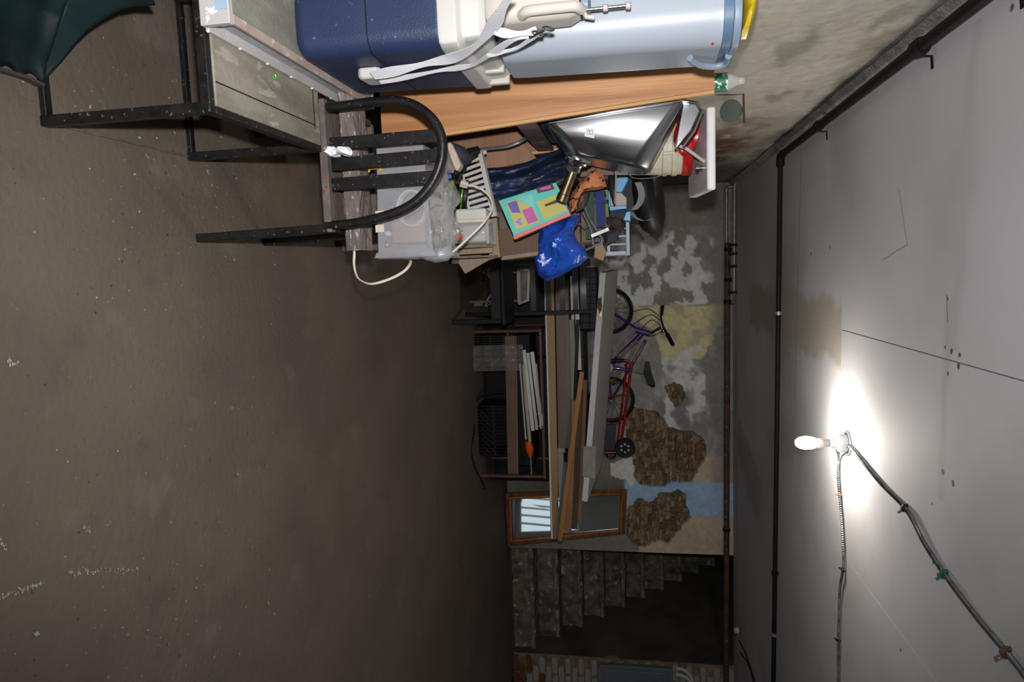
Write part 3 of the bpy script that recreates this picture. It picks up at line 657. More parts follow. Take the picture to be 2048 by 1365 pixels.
# low iron framed table/stool with plywood top
sX0, sX1, sY0, sY1, sZ = -.905, -.388, 1.50, 2.09, .462
t0 = thing('iron_stool', ((sX0+sX1)/2, (sY0+sY1)/2, 0), 'low black iron framed stool with worn grey plywood seat at left', 'stool')
for (x, y, n_) in ((sX1-.012,sY0+.012,'leg'),(sX1-.012,sY1-.012,'leg'),(sX0+.012,sY0+.012,'leg'),(sX0+.012,sY1-.012,'leg')):
    build(n_, M().beam((x, y, 0), (x, y, sZ-.004), .026, .026, up=(0,1,0)), black, t0, bevel=.003)
for z_, nm in ((sZ-.016, 'top_rail'), (.010, 'floor_rail')):
    for a, b_ in (((sX0,sY0+.012),(sX1,sY0+.012)), ((sX0,sY1-.012),(sX1,sY1-.012)), ((sX1-.012,sY0+.026),(sX1-.012,sY1-.026)), ((sX0+.012,sY0+.026),(sX0+.012,sY1-.026))):
        h_ = .026 if nm == 'top_rail' else (.016 if a[0] != b_[0] else .007)
        build(nm, M().beam((a[0],a[1],z_ if h_ > .01 else .004), (b_[0],b_[1],z_ if h_ > .01 else .004), .022 if h_ > .01 else .006, h_), black if not (nm == 'floor_rail' and a[0] == b_[0]) else dusty, t0, bevel=.002)
build('seat', M().box((sX0+.022, sY0+.020, sZ-.012), (sX1-.018, sY1-.016, sZ+.002)), stepwood, t0, bevel=.002)
build('edge_strip', M().box((sX1-.075, sY0+.022, sZ+.002), (sX1-.072, sY1-.05, sZ+.0035)), blackm, t0)
build('edge_strip', M().box((sX0+.03, sY1-.055, sZ+.002), (sX1-.06, sY1-.052, sZ+.0035)), blackm, t0)
q = U(548, 153, Z=sZ+.006); build('leaf_scrap', M().tube(smooth_path([q+V((-.006,.006,0)), q+V((0,.008,.002)), q+V((.006,0,0)), q+V((0,-.007,.001))], 4), .0025, 6), limegreen, None, smooth=True, label='tiny lime green curl of plastic on the grey stool seat', cat='scrap')

# white painted drawer box on the stool
bx0, bx1, by0, by1, bz0, bz1 = -.86, -.572, 1.475, 2.36, sZ+.005, sZ+.078
t0 = thing('drawer_box', ((bx0+bx1)/2, (by0+by1)/2, bz0), 'shallow chipped white painted box lying on the iron stool', 'box')
build('front', M().box((bx0, by0, bz0), (bx1, by0+.018, bz1)), traym, t0, bevel=.002)
build('back', M().box((bx0, by1-.018, bz0), (bx1, by1, bz1)), traym, t0, bevel=.002)
build('side', M().box((bx1-.03, by0+.018, bz0+.012), (bx1-.018, by1-.018, bz1-.010)), mat('grey_painted_channel', (.34,.34,.36), (.30,.30,.32), rough=.6, specks=[((.5,.4,.38), 20, .64, .03)]), t0)
build('side', M().box((bx0, by0+.018, bz0), (bx0+.018, by1-.018, bz1)), traym, t0, bevel=.002)
build('lower_lip', M().box((bx1-.03, by0+.018, bz0), (bx1+.006, by1-.018, bz0+.010)), traym, t0, bevel=.002)
build('upper_lip', M().box((bx1-.026, by0+.018, bz1-.010), (bx1-.004, by1-.018, bz1)), mat('peeling_pink_edge', (.40,.33,.30), (.33,.24,.20), rough=.7, scale=20, specks=[((.5,.5,.48), 30, .6, .04)]), t0, bevel=.002)
build('lid_board', M().box((bx0+.018, by0+.018, bz1-.012), (bx1-.026, by1-.018, bz1-.002)), plankgg, t0)
q = V((bx1-.08, by0, bz0)); build('blue_tape', M().box((bx1-.075, by0-.0015, bz0+.04), (bx1-.03, by0, bz1-.004)), mat('pale_blue_tape', (.30,.42,.55), rough=.5), t0, label='pale blue tape patch')
for k in range(7):
    y_ = by0+.02+k*.13; build('screw', M().lathe([(.005,0),(.004,.004),(.001,.005)], (bx1+.005, y_, bz0+.006), (1,0,.2), 8), whitep, t0, smooth=True)

# cooler
cX0, cX1, cY0, cY1, cz0, cz1, cz2 = -.783, -.578, 1.775, 2.235, bz1+.001, .94, 1.062
t0 = thing('cooler', ((cX0+cX1)/2, (cY0+cY1)/2, cz0), 'navy blue cooler with white lid standing on the white box', 'cooler')
def rrect(x0, x1, y0, y1, z, r, n=5):
    out_ = []
    for (cx_, cy_, a0) in ((x1-r,y1-r,0),(x0+r,y1-r,90),(x0+r,y0+r,180),(x1-r,y0+r,270)):
        for k in range(n+1): a = R(a0+90*k/n); out_.append(V((cx_+r*math.cos(a), cy_+r*math.sin(a), z)))
    return out_
def loft(rings, cap=True):
    mb = M(); n = len(rings[0]); vs = [v for rg in rings for v in rg]; fs = []
    for i in range(len(rings)-1):
        for k in range(n): l = (k+1) % n; fs.append((i*n+k, i*n+l, (i+1)*n+l, (i+1)*n+k))
    if cap: fs += [tuple(reversed(range(n))), tuple(range((len(rings)-1)*n, len(rings)*n))]
    return mb.add(vs, fs)
def rb(x0, x1, y0, y1, prof, r, n=5):   # prof: (inset, z)
    return loft([rrect(x0+i, x1-i, y0+i, y1-i, z, max(.002, r-i*.5), n) for i, z in prof])
build('body', rb(cX0, cX1, cY0, cY1, [(.022,cz0),(.010,cz0+.012),(.006,cz0+.03),(.004,cz0+.2),(.0,cz1-.006),(.002,cz1)], .05), coolblue, t0, smooth=True)
build('seam', rb(cX0-.001, cX1+.0010, cY0-.001, cY1+.001, [(.0035,cz0+.205),(.0035,cz0+.208)], .05), blackm, t0)
build('lid', rb(cX0, cX1+.004, cY0-.006, cY1+.004, [(.0,cz1+.001),(-.002,cz1+.012),(-.002,cz1+.05),(.016,cz1+.062),(.018,cz2-.018),(.034,cz2)], .035, 2), whitep, t0, bevel=.003)
build('lid_rib', M().box((cX0+.04, cY0+.30, cz1+.056), (cX1-.004, cY0+.33, cz2-.004)), creamp, t0, bevel=.006)
build('lid_rib', M().box((cX0+.04, cY1-.06, cz1+.02), (cX1+.003, cY1-.035, cz2-.006)), creamp, t0, bevel=.006)
q = U(746, 155, X=cX1+.014); build('strap_anchor', loft([[V((cX1+dx, q.y+dy*s_, q.z+dz*s_)) for dy, dz in ((.045,-.02),(.045,.018),(.035,.03),(-.03,.034),(-.042,.022),(-.042,-.022),(-.03,-.034),(.035,-.03))] for dx, s_ in ((-.004,1),(.016,1),(.026,.86))]), whitep, t0, bevel=.004)
def strap(name, pts, wpx, label=None, parent=None, X0=None):
    P = smooth_path([U(x, y, X=xx) for x, y, xx in pts], 8); W = []
    for i in range(len(P)):
        d = (P[min(i+1,len(P)-1)]-P[max(0,i-1)]).normalized(); wv = d.cross(V((1,-.55,.15))).normalized(); W.append(wv*wpx*(1+.35*math.sin(i*.33)))
    return build(name, M().ribbon(P, W, .002), strapm, parent, smooth=False, label=label, cat='strap' if parent is None else None)
sx_ = cX1
st_ = thing('carry_strap', tuple(U(745, 155, X=sx_+.03)), 'white webbing shoulder strap looped over the side of the navy cooler', 'strap')
strap('strap_band', [(745,152,sx_+.030),(800,140,sx_+.026),(855,127,sx_+.020),(905,116,sx_+.020),(950,93,sx_+.022),(982,58,sx_+.016),(1000,25,sx_+.010),(1022,-12,sx_+.004)], .027, parent=st_)
strap('strap_band', [(760,164,sx_+.028),(820,153,sx_+.022),(880,141,sx_+.018),(915,136,sx_+.02),(950,128,sx_+.022),(985,106,sx_+.024),(1025,80,sx_+.022),(1062,72,sx_+.02)], .015, parent=st_)
strap('strap_band', [(975,112,sx_+.027),(1005,104,sx_+.025),(1035,95,sx_+.022),(1062,78,sx_+.02),(1075,70,sx_+.02)], .010, parent=st_)
strap('strap_band', [(990,62,sx_+.018),(1020,68,sx_+.022),(1050,66,sx_+.02),(1075,62,sx_+.02)], .020, parent=st_)
for dx, dy in ((0,0),(22,-9)):
    c = U(1075+dx, 66+dy, X=sx_+.022)
    build('clip_hook', M().tube([c+V((.0, .016*math.cos(a), .010*math.sin(a)+.006*math.cos(a))) for a in [k*math.pi/5 for k in range(10)]], .0028, 6, closed=True), chrome, st_, smooth=True)
build('clip_swivel', M().tube([U(1060,74,X=sx_+.022), U(1072,68,X=sx_+.024), U(1088,60,X=sx_+.022)], .004, 8), chrome, st_, smooth=True)

# white bin with blue rim, standing on the cooler
nX0, nX1, nY0, nY1 = -.783, -.566, 1.90, 2.228
nz0 = cz2+.002; nz1 = U(1462, 100, Y=2.0).z
t0 = thing('plastic_bin', ((nX0+nX1)/2, (nY0+nY1)/2, nz0), 'tall pale blue white plastic bin with blue rim standing on the cooler', 'bin')
build('body', rb(nX0, nX1, nY0, nY1, [(.03,nz0),(.014,nz0+.012),(.012,nz0+.05),(.004,nz1-.05),(.002,nz1-.03)], .085, 8), binblue, t0, smooth=True)
build('rim_band', rb(nX0, nX1, nY0, nY1, [(.0015,nz1-.03),(.0,nz1-.028),(.0,nz1-.006),(.0015,nz1-.004)], .086, 8), rimblue, t0, smooth=True)
build('rim', rb(nX0, nX1, nY0, nY1, [(-.003,nz1-.004),(-.005,nz1),(-.004,nz1+.014),(.004,nz1+.018)], .088, 8), rimpale, t0, smooth=True)
hp = [U(1457,112,X=nX1+.006), U(1452,126,X=nX1+.012), U(1432,133,X=nX1+.016), U(1405,131,X=nX1+.014), U(1385,122,X=nX1+.008), U(1380,116,X=nX1+.004)]
build('handle', M().tube(smooth_path(hp, 6), .0095, 10), rimpale, t0, smooth=True)
build('red_mark', M().blob(U(1425, 87, X=nX1-.0028), (.003,.004,.004), 4, .6), redp, t0)
yb_ = build('plastic_bag', puff([(1478,-40),(1480,30),(1478,80),(1492,78),(1505,50),(1512,0),(1512,-40)], 2.05, .16, amp=.02), yellowbag, None, smooth=True, label='crumpled yellow plastic bag poking out of the top of the tall bin', cat='bag')
# cream flask with handle
fz0 = cz2+.002; fX0, fX1 = -.778, -.622; fcx = (fX0+fX1)/2; fy = 1.835
t0 = thing('jug', (fcx, fy, fz0), 'cream plastic jug with moulded handle and metal rod on the cooler', 'jug')
zt = U(1172, 20, Y=fy-.05).z
build('body', rb(fX0, fX1, fy-.055, fy+.055, [(.012,fz0),(.004,fz0+.008),(.0,fz0+.03),(.0,zt-.045),(.012,zt-.018),(.014,zt-.016)], .03, 4), creamp, t0, smooth=True)
build('cap', rb(fX0, fX1, fy-.055, fy+.055, [(.013,zt-.016),(.013,zt+.004),(.018,zt+.008)], .026, 4), rimpale, t0, smooth=True)
build('dark_ring', rb(fX0, fX1, fy-.055, fy+.055, [(.0115,zt-.017),(.0115,zt-.012)], .028, 4), blackm, t0)
yh = fy-.075
hz0, hz1 = U(1045, 20, Y=yh).z, U(1158, 20, Y=yh).z; hx = U(1100, 18, Y=yh).x
build('handle', M().tube(smooth_path([(hx,fy-.05,hz0-.006),(hx,yh,hz0+.012),(hx,yh-.004,hz0+.05),(hx,yh-.004,hz1-.03),(hx,yh,hz1-.008),(hx,fy-.05,hz1+.004)], 6), .0135, 10), creamp, t0, smooth=True)
r0, r1 = U(1188, 18, Y=fy-.03), U(1262, 14, Y=fy-.03)
build('metal_rod', M().tube([V((r0.x,r0.y,zt)), V((r0.x,r0.y,r1.z))], .0045, 10), chrome, t0, smooth=True)
for f_ in (.42, .93):
    z_ = zt+(r1.z-zt)*f_; build('rod_knob', M().lathe([(.006,-.006),(.009,-.004),(.009,.006),(.006,.008)], (r0.x, r0.y, z_), seg=12), mat('dusty_pink_plastic', (.55,.46,.46), rough=.5), t0, smooth=True)
build('spout', M().tube([V((fX1-.02,fy-.03,zt-.01)), V((fX1+.002,fy-.035,zt)), V((fX1+.006,fy-.035,zt+.02))], .006, 8), creamp, t0, smooth=True)

# ---------------------------------------------------------------- chair with arched back
hY = 2.10; hx0, hx1, hz = -.553, -.148, .462
t0 = thing('iron_chair', ((hx0+hx1)/2, hY+.2, 0), 'black iron chair with arched barred back turned to the camera', 'chair')
for (x, y, nm) in ((hx1,hY,0),(hx0,hY,1),(hx1,hY+.40,2),(hx0,hY+.40,3)):
    ft = V((x+(.012 if nm in (0,2) else -.0), y-(.012 if nm in (0,1) else -.01), 0)); build('leg', M().beam(ft, (x, y, hz), .028, .028, up=(0,1,0)), black, t0, bevel=.003)
build('seat_rail', M().box((hx0, hY-.014, hz-.012), (hx1+.012, hY+.016, hz+.014)), dusty, t0, bevel=.003)
build('seat_rail', M().box((hx0, hY+.39, hz-.012), (hx1+.012, hY+.415, hz+.014)), dusty, t0, bevel=.003)
for x in (hx0, hx1): build('seat_rail', M().box((x-.012, hY+.016, hz-.012), (x+.012, hY+.39, hz+.014)), black, t0, bevel=.003)
build('seat_pan', M().box((hx0+.012, hY+.016, hz-.008), (hx1-.012, hY+.39, hz-.002)), dusty, t0)
hp = [(652,452),(700,448),(750,438),(800,422),(838,398),(868,360),(883,318),(884,280),(872,248),(850,224),(822,208),(790,202),(740,205),(690,212),(655,215)]
build('back_hoop', M().tube(smooth_path([U(x, y, Y=hY-.004) for x, y in hp], 5), .0155, 10), black, t0, smooth=True)
for p0, p1 in (((660,289),(874,271)), ((664,330),(884,310)), ((664,370),(874,354))):
    a, b_ = U(*p0, Y=hY), U(*p1, Y=hY); build('back_bar', M().beam(a, b_, .010, .040, up=(1,0,0)), black, t0, bevel=.002)
tissue_o = build('tissue', puff([(648,296),(652,308),(662,314),(672,307),(688,311),(703,312),(706,302),(698,294),(680,299),(668,293)], 2.075, .05, amp=.03, fr=40, res=2), tissue, None, smooth=False, label='crumpled white tissue on the rail of the barred iron chair', cat='tissue')
# rotten timber across the seat
lzb = hz+.016
a = U(712, 212, Z=lzb+.02); b_ = U(728, 503, Z=lzb+.02)
def lum(u, v):
    x = a.x-.03+(b_.x-a.x+.03)*u; an = 2*math.pi*v; sy, sz = .062, .028
    cyy = max(-1, min(1, 1.25*math.cos(an)))*sy; cz_ = max(-1, min(1, 1.25*math.sin(an)))*sz; n_ = .006*fbm(V((x*22, cyy*60, cz_*60)), 4)
    return (x, 2.235+cyy+n_+(b_.y-a.y)*(u-.5), lzb+.030+cz_+n_)
build('timber', M().grid(lum, 60, 24), rotten, None, smooth=False, label='short rotten grey timber lying across the iron chair seat', cat='timber')
# translucent storage box lying on the timber
lw0 = lzb+.06
xL, xR_ = U(760, 292, Y=2.2).x, U(760, 514, Y=2.2).x
zb, zt_ = U(752, 400, Y=2.19).z+.0, U(862, 400, Y=2.19).z
zb = max(zb, lw0)
t0 = thing('storage_box', ((xL+xR_)/2, 2.34, zb), 'translucent plastic storage box of odds and ends behind the barred chair', 'box')
def ring(x, z0, z1, y0, y1, i): return [V((x, y0+i, z0+i)), V((x, y1-i, z0+i)), V((x, y1-i, z1-i)), V((x, y0+i, z1-i))]
bd = M(); rg = [ring(xL, zb+.02, zt_-.03, 2.20, 2.47, .012), ring(xL+.006, zb+.01, zt_-.02, 2.195, 2.475, 0), ring(xR_-.012, zb, zt_, 2.185, 2.485, 0)]
bd = loft(rg, cap=False); bd.f.append((3,2,1,0))
build('box_shell', bd, clearp, t0, solid=.003, bevel=.004)
build('rim', loft([ring(xR_-.012, zb-.004, zt_+.004, 2.181, 2.489, 0), ring(xR_+.004, zb-.010, zt_+.012, 2.175, 2.495, 0), ring(xR_+.006, zb-.004, zt_+.006, 2.181, 2.489, .004)], cap=False), clearp, t0, solid=.003)
lip = [U(862,512,Y=2.2), U(870,523,Y=2.2), U(890,525,Y=2.2), U(905,518,Y=2.2), U(908,500,Y=2.22)]
build('rim_flap', puff([(835,505),(850,520),(872,526),(896,522),(908,508),(900,490),(870,495)], 2.22, .05, amp=.006), clearp, t0, smooth=True)
build('tape_label', pbox(751, 768, 422, 436, 2.18, .0015), cordm, t0, label='small cream label')
build('tape_label', pbox(751, 768, 450, 465, 2.18, .0015), cordm, t0, label='small cream label')
build('yellow_sticker', pprism([(736,345),(736,335),(762,333),(764,343),(759,343),(758,338),(740,340),(740,345)], 2.176, .0015), mat('yellow_sticker_ink', (.5,.36,.04), rough=.5), t0)
for i, (px, py, r_, mm, lb) in enumerate(((785,413,.014,chrome,'round metal knob seen through the box wall, nearer its top'),(778,468,.012,whitep,'white knob seen through the box wall, lower down'),(775,490,.012,bigbrass,'brass knob seen through the box wall near the rim'))):
    q = U(px, py, Y=2.26); build('knob', M().lathe([(.001,-.02),(r_*.7,-.018),(r_,-.006),(r_*.8,.006),(r_*.5,.02)], q, (0,1,0), 14), mm, None, smooth=True, label=lb, cat='knob', group='knobs inside the translucent box')
build('card_box', M().box((U(820,440,Y=2.3).x, 2.30, zb+.01), (U(820,485,Y=2.3).x, 2.42, zb+.13)), cardb, None, bevel=.003, label='small tan carton inside the translucent storage box', cat='carton')
build('coiled_cable', M().tube([V(((xL+xR_)/2+.02+.06*math.cos(a), 2.26+.0006*k, (zb+zt_)/2+.05*math.sin(a))) for k, a in [(k, k*math.pi/8) for k in range(64)]], .004, 6), whitep, None, smooth=True, label='coiled white cable inside the translucent storage box', cat='cable')
# clear film bag on the box
build('film_bag', puff([(848,400),(858,372),(880,358),(905,362),(918,385),(912,410),(910,440),(914,470),(905,500),(885,512),(862,505),(852,470),(850,430)], 2.30, .20, n=9, amp=.055, fr=17, res=4), clearbag, None, smooth=True, label='crumpled clear plastic bag heaped on the translucent storage box', cat='bag')
# cream extension cord
cp = [(905,505,2.42),(935,478,2.44),(968,445,2.46),(984,418,2.5),(980,395,2.52),(962,378,2.52),(945,372,2.50),(932,371,2.49)]
t0 = thing('extension_cord', tuple(U(905,505,Y=2.42)), 'cream extension cord trailing over the white power box', 'cord')
build('cable', M().tube(smooth_path([U(x,y,Y=yy) for x,y,yy in cp], 8), .0042, 8), cordm, t0, smooth=True)
a, b_ = U(936,371,Y=2.49), U(920,367,Y=2.48); build('plug', M().beam(a, b_, .016, .026), cordm, t0, bevel=.004)
cp = [(712,492,2.20),(702,478,2.19),(696,480,2.19),(708,500,2.2),(708,530,2.2),(716,556,2.2),(740,568,2.2),(775,560,2.22),(805,545,2.25),(818,532,2.28),(822,522,2.32)]
P_ = smooth_path([U(x,y,Y=yy) for x,y,yy in cp], 8)
build('flat_cord', M().ribbon(P_, [V((.006,0,.006))+V((0,.004,0))]*len(P_), .0035), cordm, None, label='loop of flat cream cord drooping off the timber end', cat='cord')

# ================================================================ BOOKCASE AND PILE
kY0, kY1 = 2.60, 3.28
def fx(z): return -.462-.0800*z      # front edge of the leaning bookcase
zt = U(1429, 150, Y=kY0).z
t0 = thing('bookcase', (-.6, (kY0+kY1)/2, 0), 'tall open wooden bookcase leaning against the whitewashed left wall', 'bookcase')
def panel(y, th, z0, z1):
    return M().hexa([(fx(z0)-.30*0-.255, y, z0), (fx(z0)-.006, y, z0), (fx(z0)-.006, y+th, z0), (fx(z0)-.255, y+th, z0), (-.778, y, z1), (fx(z1)-.006, y, z1), (fx(z1)-.006, y+th, z1), (-.778, y+th, z1)])
kzb = .475
build('side_panel', panel(kY0, .02, kzb, zt), bookw, t0, bevel=.001)
build('side_panel', panel(kY1, .02, kzb, zt-.45), redwood, t0, bevel=.001)
for y in (kY0-.001, kY1-.001):
    zz = zt if y < 3 else zt-.45
    build('front_edge', M().hexa([(fx(kzb)-.0055,y,kzb),(fx(kzb)+.008,y,kzb),(fx(kzb)+.008,y+.024,kzb),(fx(kzb)-.0055,y+.024,kzb),(fx(zz)-.0055,y,zz),(fx(zz)+.008,y,zz),(fx(zz)+.008,y+.024,zz),(fx(zz)-.0055,y+.024,zz)]), booke, t0, bevel=.002)
build('top_board', M().box((-.778, kY0+.021, zt-.13), (fx(zt)-.01, kY1, zt-.115)), bookd, t0)
for zs, hh in ((U(1070,280,Y=2.9).z, .075), (.52, .03)):
    build('shelf', M().box((-.775+.05*(1-zs/1.7), kY0+.021, zs-.01), (fx(zs)-.012, kY1-.001, zs+.008)), bookd, t0)
    build('shelf_rail', M().box((fx(zs)-.012, kY0+.024, zs-hh/2), (fx(zs)+.004, kY1-.002, zs+hh/2)), bookd, t0, bevel=.002)
build('back_board', M().hexa([(-.765,kY0+.021,kzb),(-.757,kY0+.021,kzb),(-.757,kY1,kzb),(-.765,kY1,kzb),(-.787,kY0+.021,zt-.13),(-.779,kY0+.021,zt-.13),(-.779,kY1,zt-.13),(-.787,kY1,zt-.13)]), brownw, t0)
build('white_edge', M().beam(U(716,215,Y=kY0-.006), U(724,292,Y=kY0-.006), .004, .014), whitew, t0)
build('crate_stand', M().box((-.785, kY0+.01, 0), (-.63, kY1+.02, kzb-.002)), darkp, None, bevel=.004, label='dark box wedged under the leaning wooden bookcase', cat='box')
# water bottle behind the top of the side panel
bc = U(1428, 166, Y=kY0+.06); zb_ = zt-.114
t0 = thing('water_bottle', (bc.x, bc.y, zb_), 'empty clear water bottle with green label on top of the bookcase', 'bottle')
hgt = U(1488, 160, Y=bc.y).z-zb_
zlab = U(1453, 165, Y=bc.y).z-zb_
build('bottle_shell', M().lathe([(.02,0),(.030,.004),(.032,.012),(.032,zlab+.004),(.031,zlab+.010),(.020,hgt*.86),(.0125,hgt*.91),(.0125,hgt)], (bc.x,bc.y,zb_), seg=24), bottlep, t0, smooth=True)
build('label', M().lathe([(.0326,hgt*.20),(.0330,hgt*.22),(.0330,zlab),(.0326,zlab+.001)], (bc.x,bc.y,zb_), seg=24), greenlab, t0, smooth=True)
build('neck_ring', M().lathe([(.0145,hgt*.915),(.0145,hgt*.93)], (bc.x,bc.y,zb_), seg=18), bottlep, t0, smooth=True)
# stainless sink on its side
Ys = 2.62
t0 = thing('kitchen_sink', tuple(U(1110, 285, Y=Ys+.15)), 'stainless steel sink bowl on its side against the bookcase', 'sink')
rimp = [(1090,250),(1363,205)]; near_bot = [(1128,303),(1292,340)]
def bowl(u, v):   # u around, v depth from rim to bottom
    r0a, r0b = U(1093,250,Y=Ys), U(1366,204,Y=Ys); b0, b1 = U(1122,296,Y=Ys+.05), U(1298,338,Y=Ys+.03)
    dY0, dY1 = .36, .24; rc = .035+.045*v
    a = r0a.lerp(b0, v); b_ = r0b.lerp(b1, v); L_ = (b_-a).length; D = dY0*(1-v)+dY1*v; ex = (b_-a)/L_; ey = V((0,1,0))
    P_ = rrect(0, L_, 0, D, 0, rc, 6); n = len(P_); t_ = (u*n) % n; i = int(t_); q = P_[i].lerp(P_[(i+1) % n], t_-i); bul = 4*(q.x/L_)*(1-q.x/L_)*.022*(1-v*.3)*(1 if q.y < D*.5 else -1)+.016*math.sin(math.pi*min(1, v))*(1 if q.y < D*.5 else -1); return a+ex*q.x+ey*(q.y-bul)
mb = M(); prof = [0,.04,.15,.3,.45,.6,.72,.85,.95]; rings = []
for v in prof: rings.append([bowl(k/56, v) for k in range(56)])
cbot = sum((p for p in rings[-1]), V((0,0,0)))/56; nrm = (rings[-1][0]-rings[0][0]).normalized()
nb = (rings[-1][14]-rings[-1][0]).cross(rings[-1][28]-rings[-1][0]).normalized()
if nb.x < 0: nb = -nb
rings.append([cbot+(p-cbot)*.93+nb*.012 for p in rings[-1]]); rings.append([cbot+(p-cbot)*.80+nb*.016 for p in rings[-2]])
mb = loft(rings, cap=False); mb.f.append(tuple(range((len(rings)-1)*56, len(rings)*56)))
build('bowl', mb, steel, t0, smooth=True, solid=.0015)
flr = [p+(p-sum(rings[0], V((0,0,0)))/56)*.10 for p in rings[0]]
fl2 = loft([rings[0], flr], cap=False); build('rim_flange', fl2, steel, t0, solid=.003)
ctr = U(1160, 305, Y=Ys+.0)+(U(1122, 404, Y=Ys+.03)-U(1160, 305, Y=Ys)).normalized()*.030
dax = (U(1122, 404, Y=Ys+.03)-ctr).normalized()
build('drain_flange', M().lathe([(.052,-.016),(.055,-.012),(.055,-.004),(.046,.002),(.044,.010),(.030,.016),(.028,.022)], ctr, dax, 28), chrome, t0, smooth=True)
Lp = (U(1122, 404, Y=Ys+.03)-ctr).length
build('drain_nut', M().lathe([(.026,.022),(.027,.026),(.027,.042),(.024,.046)], ctr, dax, 8), chrome, t0)
build('tail_pipe', M().lathe([(.0195,.04),(.0195,Lp-.03)], ctr, dax, 20), brass, t0, smooth=True)
build('pipe_collar', M().lathe([(.0195,Lp-.032),(.023,Lp-.030),(.023,Lp-.004),(.019,Lp)], ctr, dax, 16), brass, t0, smooth=True)
q = [U(x, y, Y=Ys-.032) for x, y in ((1171,255),(1190,257),(1188,277),(1169,273))]
build('sticker', M().prism(q, (0,-.0015,0)), glass, t0, label='small square white sticker')
mb = M(); 
for a_, b2 in (((1176,260),(1186,261)),((1186,261),(1185,270)),((1185,270),(1175,268)),((1175,268),(1176,260)),((1176,260),(1185,270)),((1180,260),(1178,270))):
    mb.beam(U(*a_, Y=Ys-.0345), U(*b2, Y=Ys-.0345), .001, .0011)
build('sticker_print', mb, ink, t0)
tb = build('sink_lip', M().tube([U(x,y,Y=Ys+.02) for x,y in ((1368,202),(1396,206),(1404,222),(1388,262),(1366,292))], .006, 8), chrome, t0, smooth=True)
build('drainer_wing', loft([[U(x,y,Y=Ys+.05) for x,y in ((1366,204),(1392,207),(1400,222),(1382,262),(1350,300))], [U(x,y,Y=Ys+.30) for x,y in ((1366,214),(1386,216),(1394,230),(1376,264),(1348,300))]]), steel, t0, bevel=.004)
# bucket with red lid, basin on top
Yb = 3.12; cb = U(1300, 318, Y=Yb); rbk = .118
zb_, zl = U(1228, 320, Y=Yb).z, U(1386, 320, Y=Yb-.1).z
xb_ = U(1375, 348, Y=Yb).x-rbk
t0 = thing('bucket', (xb_, Yb, zb_), 'aged white plastic bucket with bright red lid behind the steel sink', 'bucket')
Hh = zl-zb_
build('body', M().lathe([(rbk*.86,0),(rbk*.88,.004),(rbk*.985,Hh*.62),(rbk*1.03,Hh*.63),(rbk*1.03,Hh*.68),(rbk*.99,Hh*.685),(rbk*1.0,Hh*.74),(rbk*1.04,Hh*.75),(rbk*1.04,Hh*.81),(rbk,Hh*.82),(rbk,Hh*.88)], (xb_,Yb,zb_), seg=36), yell_white, t0, smooth=True)
build('lid', M().lathe([(rbk*1.0,Hh*.875),(rbk*1.05,Hh*.88),(rbk*1.05,Hh*.97),(rbk*1.0,Hh),(rbk*.9,Hh-.002),(rbk*.88,Hh-.008),(.001,Hh-.008)], (xb_,Yb,zb_), seg=36), redp, t0, smooth=True)
build('handle_lug', M().box((xb_+rbk*.3, Yb-rbk*1.06, zb_+Hh*.62), (xb_+rbk*.42, Yb-rbk*.9, zb_+Hh*.78)), yell_white, t0, bevel=.004)
build('bail_handle', M().tube(smooth_path([(xb_+rbk*.98,Yb-.05,zb_+Hh*.68),(xb_+rbk*1.12,Yb-.05,zb_+Hh*.5),(xb_+rbk*1.10,Yb-.07,zb_+Hh*.25),(xb_+rbk*.8,Yb-.10,zb_+Hh*.15)], 6), .002, 6), galv, t0, smooth=True)
# basin
za = zl+.003; yA, yB2 = 2.84, 3.36
xA, xB2 = U(1430, 212, Y=yA).x, U(1430, 380, Y=yA).x; ztb = U(1432, 300, Y=yA).z
t0 = thing('wash_basin', ((xA+xB2)/2, (yA+yB2)/2, za), 'white rectangular wash basin balanced on the red bucket lid', 'basin')
zA = U(1414, 300, Y=yA).z
mb = M().hexa([(xA,yA,zA),(xB2,yA,zA),(xB2-.02,yB2,za+.004),(xA,yB2,za+.004),(xA,yA,ztb),(xB2,yA,ztb),(xB2-.02,yB2,ztb-.02),(xA,yB2,ztb-.02)])
build('slab', mb, ceramic, t0, bevel=.010, bseg=3)
build('drain_stub', M().lathe([(.012,0),(.012,-.02),(.018,-.022),(.018,-.035)], (xB2-.10, yA+.10, zA-.0), seg=14), chrome, t0, smooth=True)
build('tap_tail', M().tube([V((xB2-.12,yA+.06,zA-.005)), U(1372,297,Y=yA+.03), U(1350,288,Y=yA+.02)], .007, 8), whitep, t0, smooth=True)
build('support_carton', pbox(1150, 1227, 275, 352, 3.02, .30), card2, None, bevel=.003, label='dusty brown carton holding up the white bucket', cat='carton')
build('lime_ball', M().blob(U(1393, 236, Y=3.05), (.04,.04,.05), 8, .05), limegreen, None, smooth=True, label='lime green rounded object between sink corner and basin', cat='toy')
build('red_bowl', M().lathe([(.04,0),(.07,.015),(.085,.045),(.080,.047),(.065,.02),(.035,.008)], U(1368, 268, Y=3.0)+V((0,0,-.02)), (.25,-.5,.8), 28), redp, None, smooth=True, label='red plastic bowl tilted between the sink and the basin', cat='bowl')
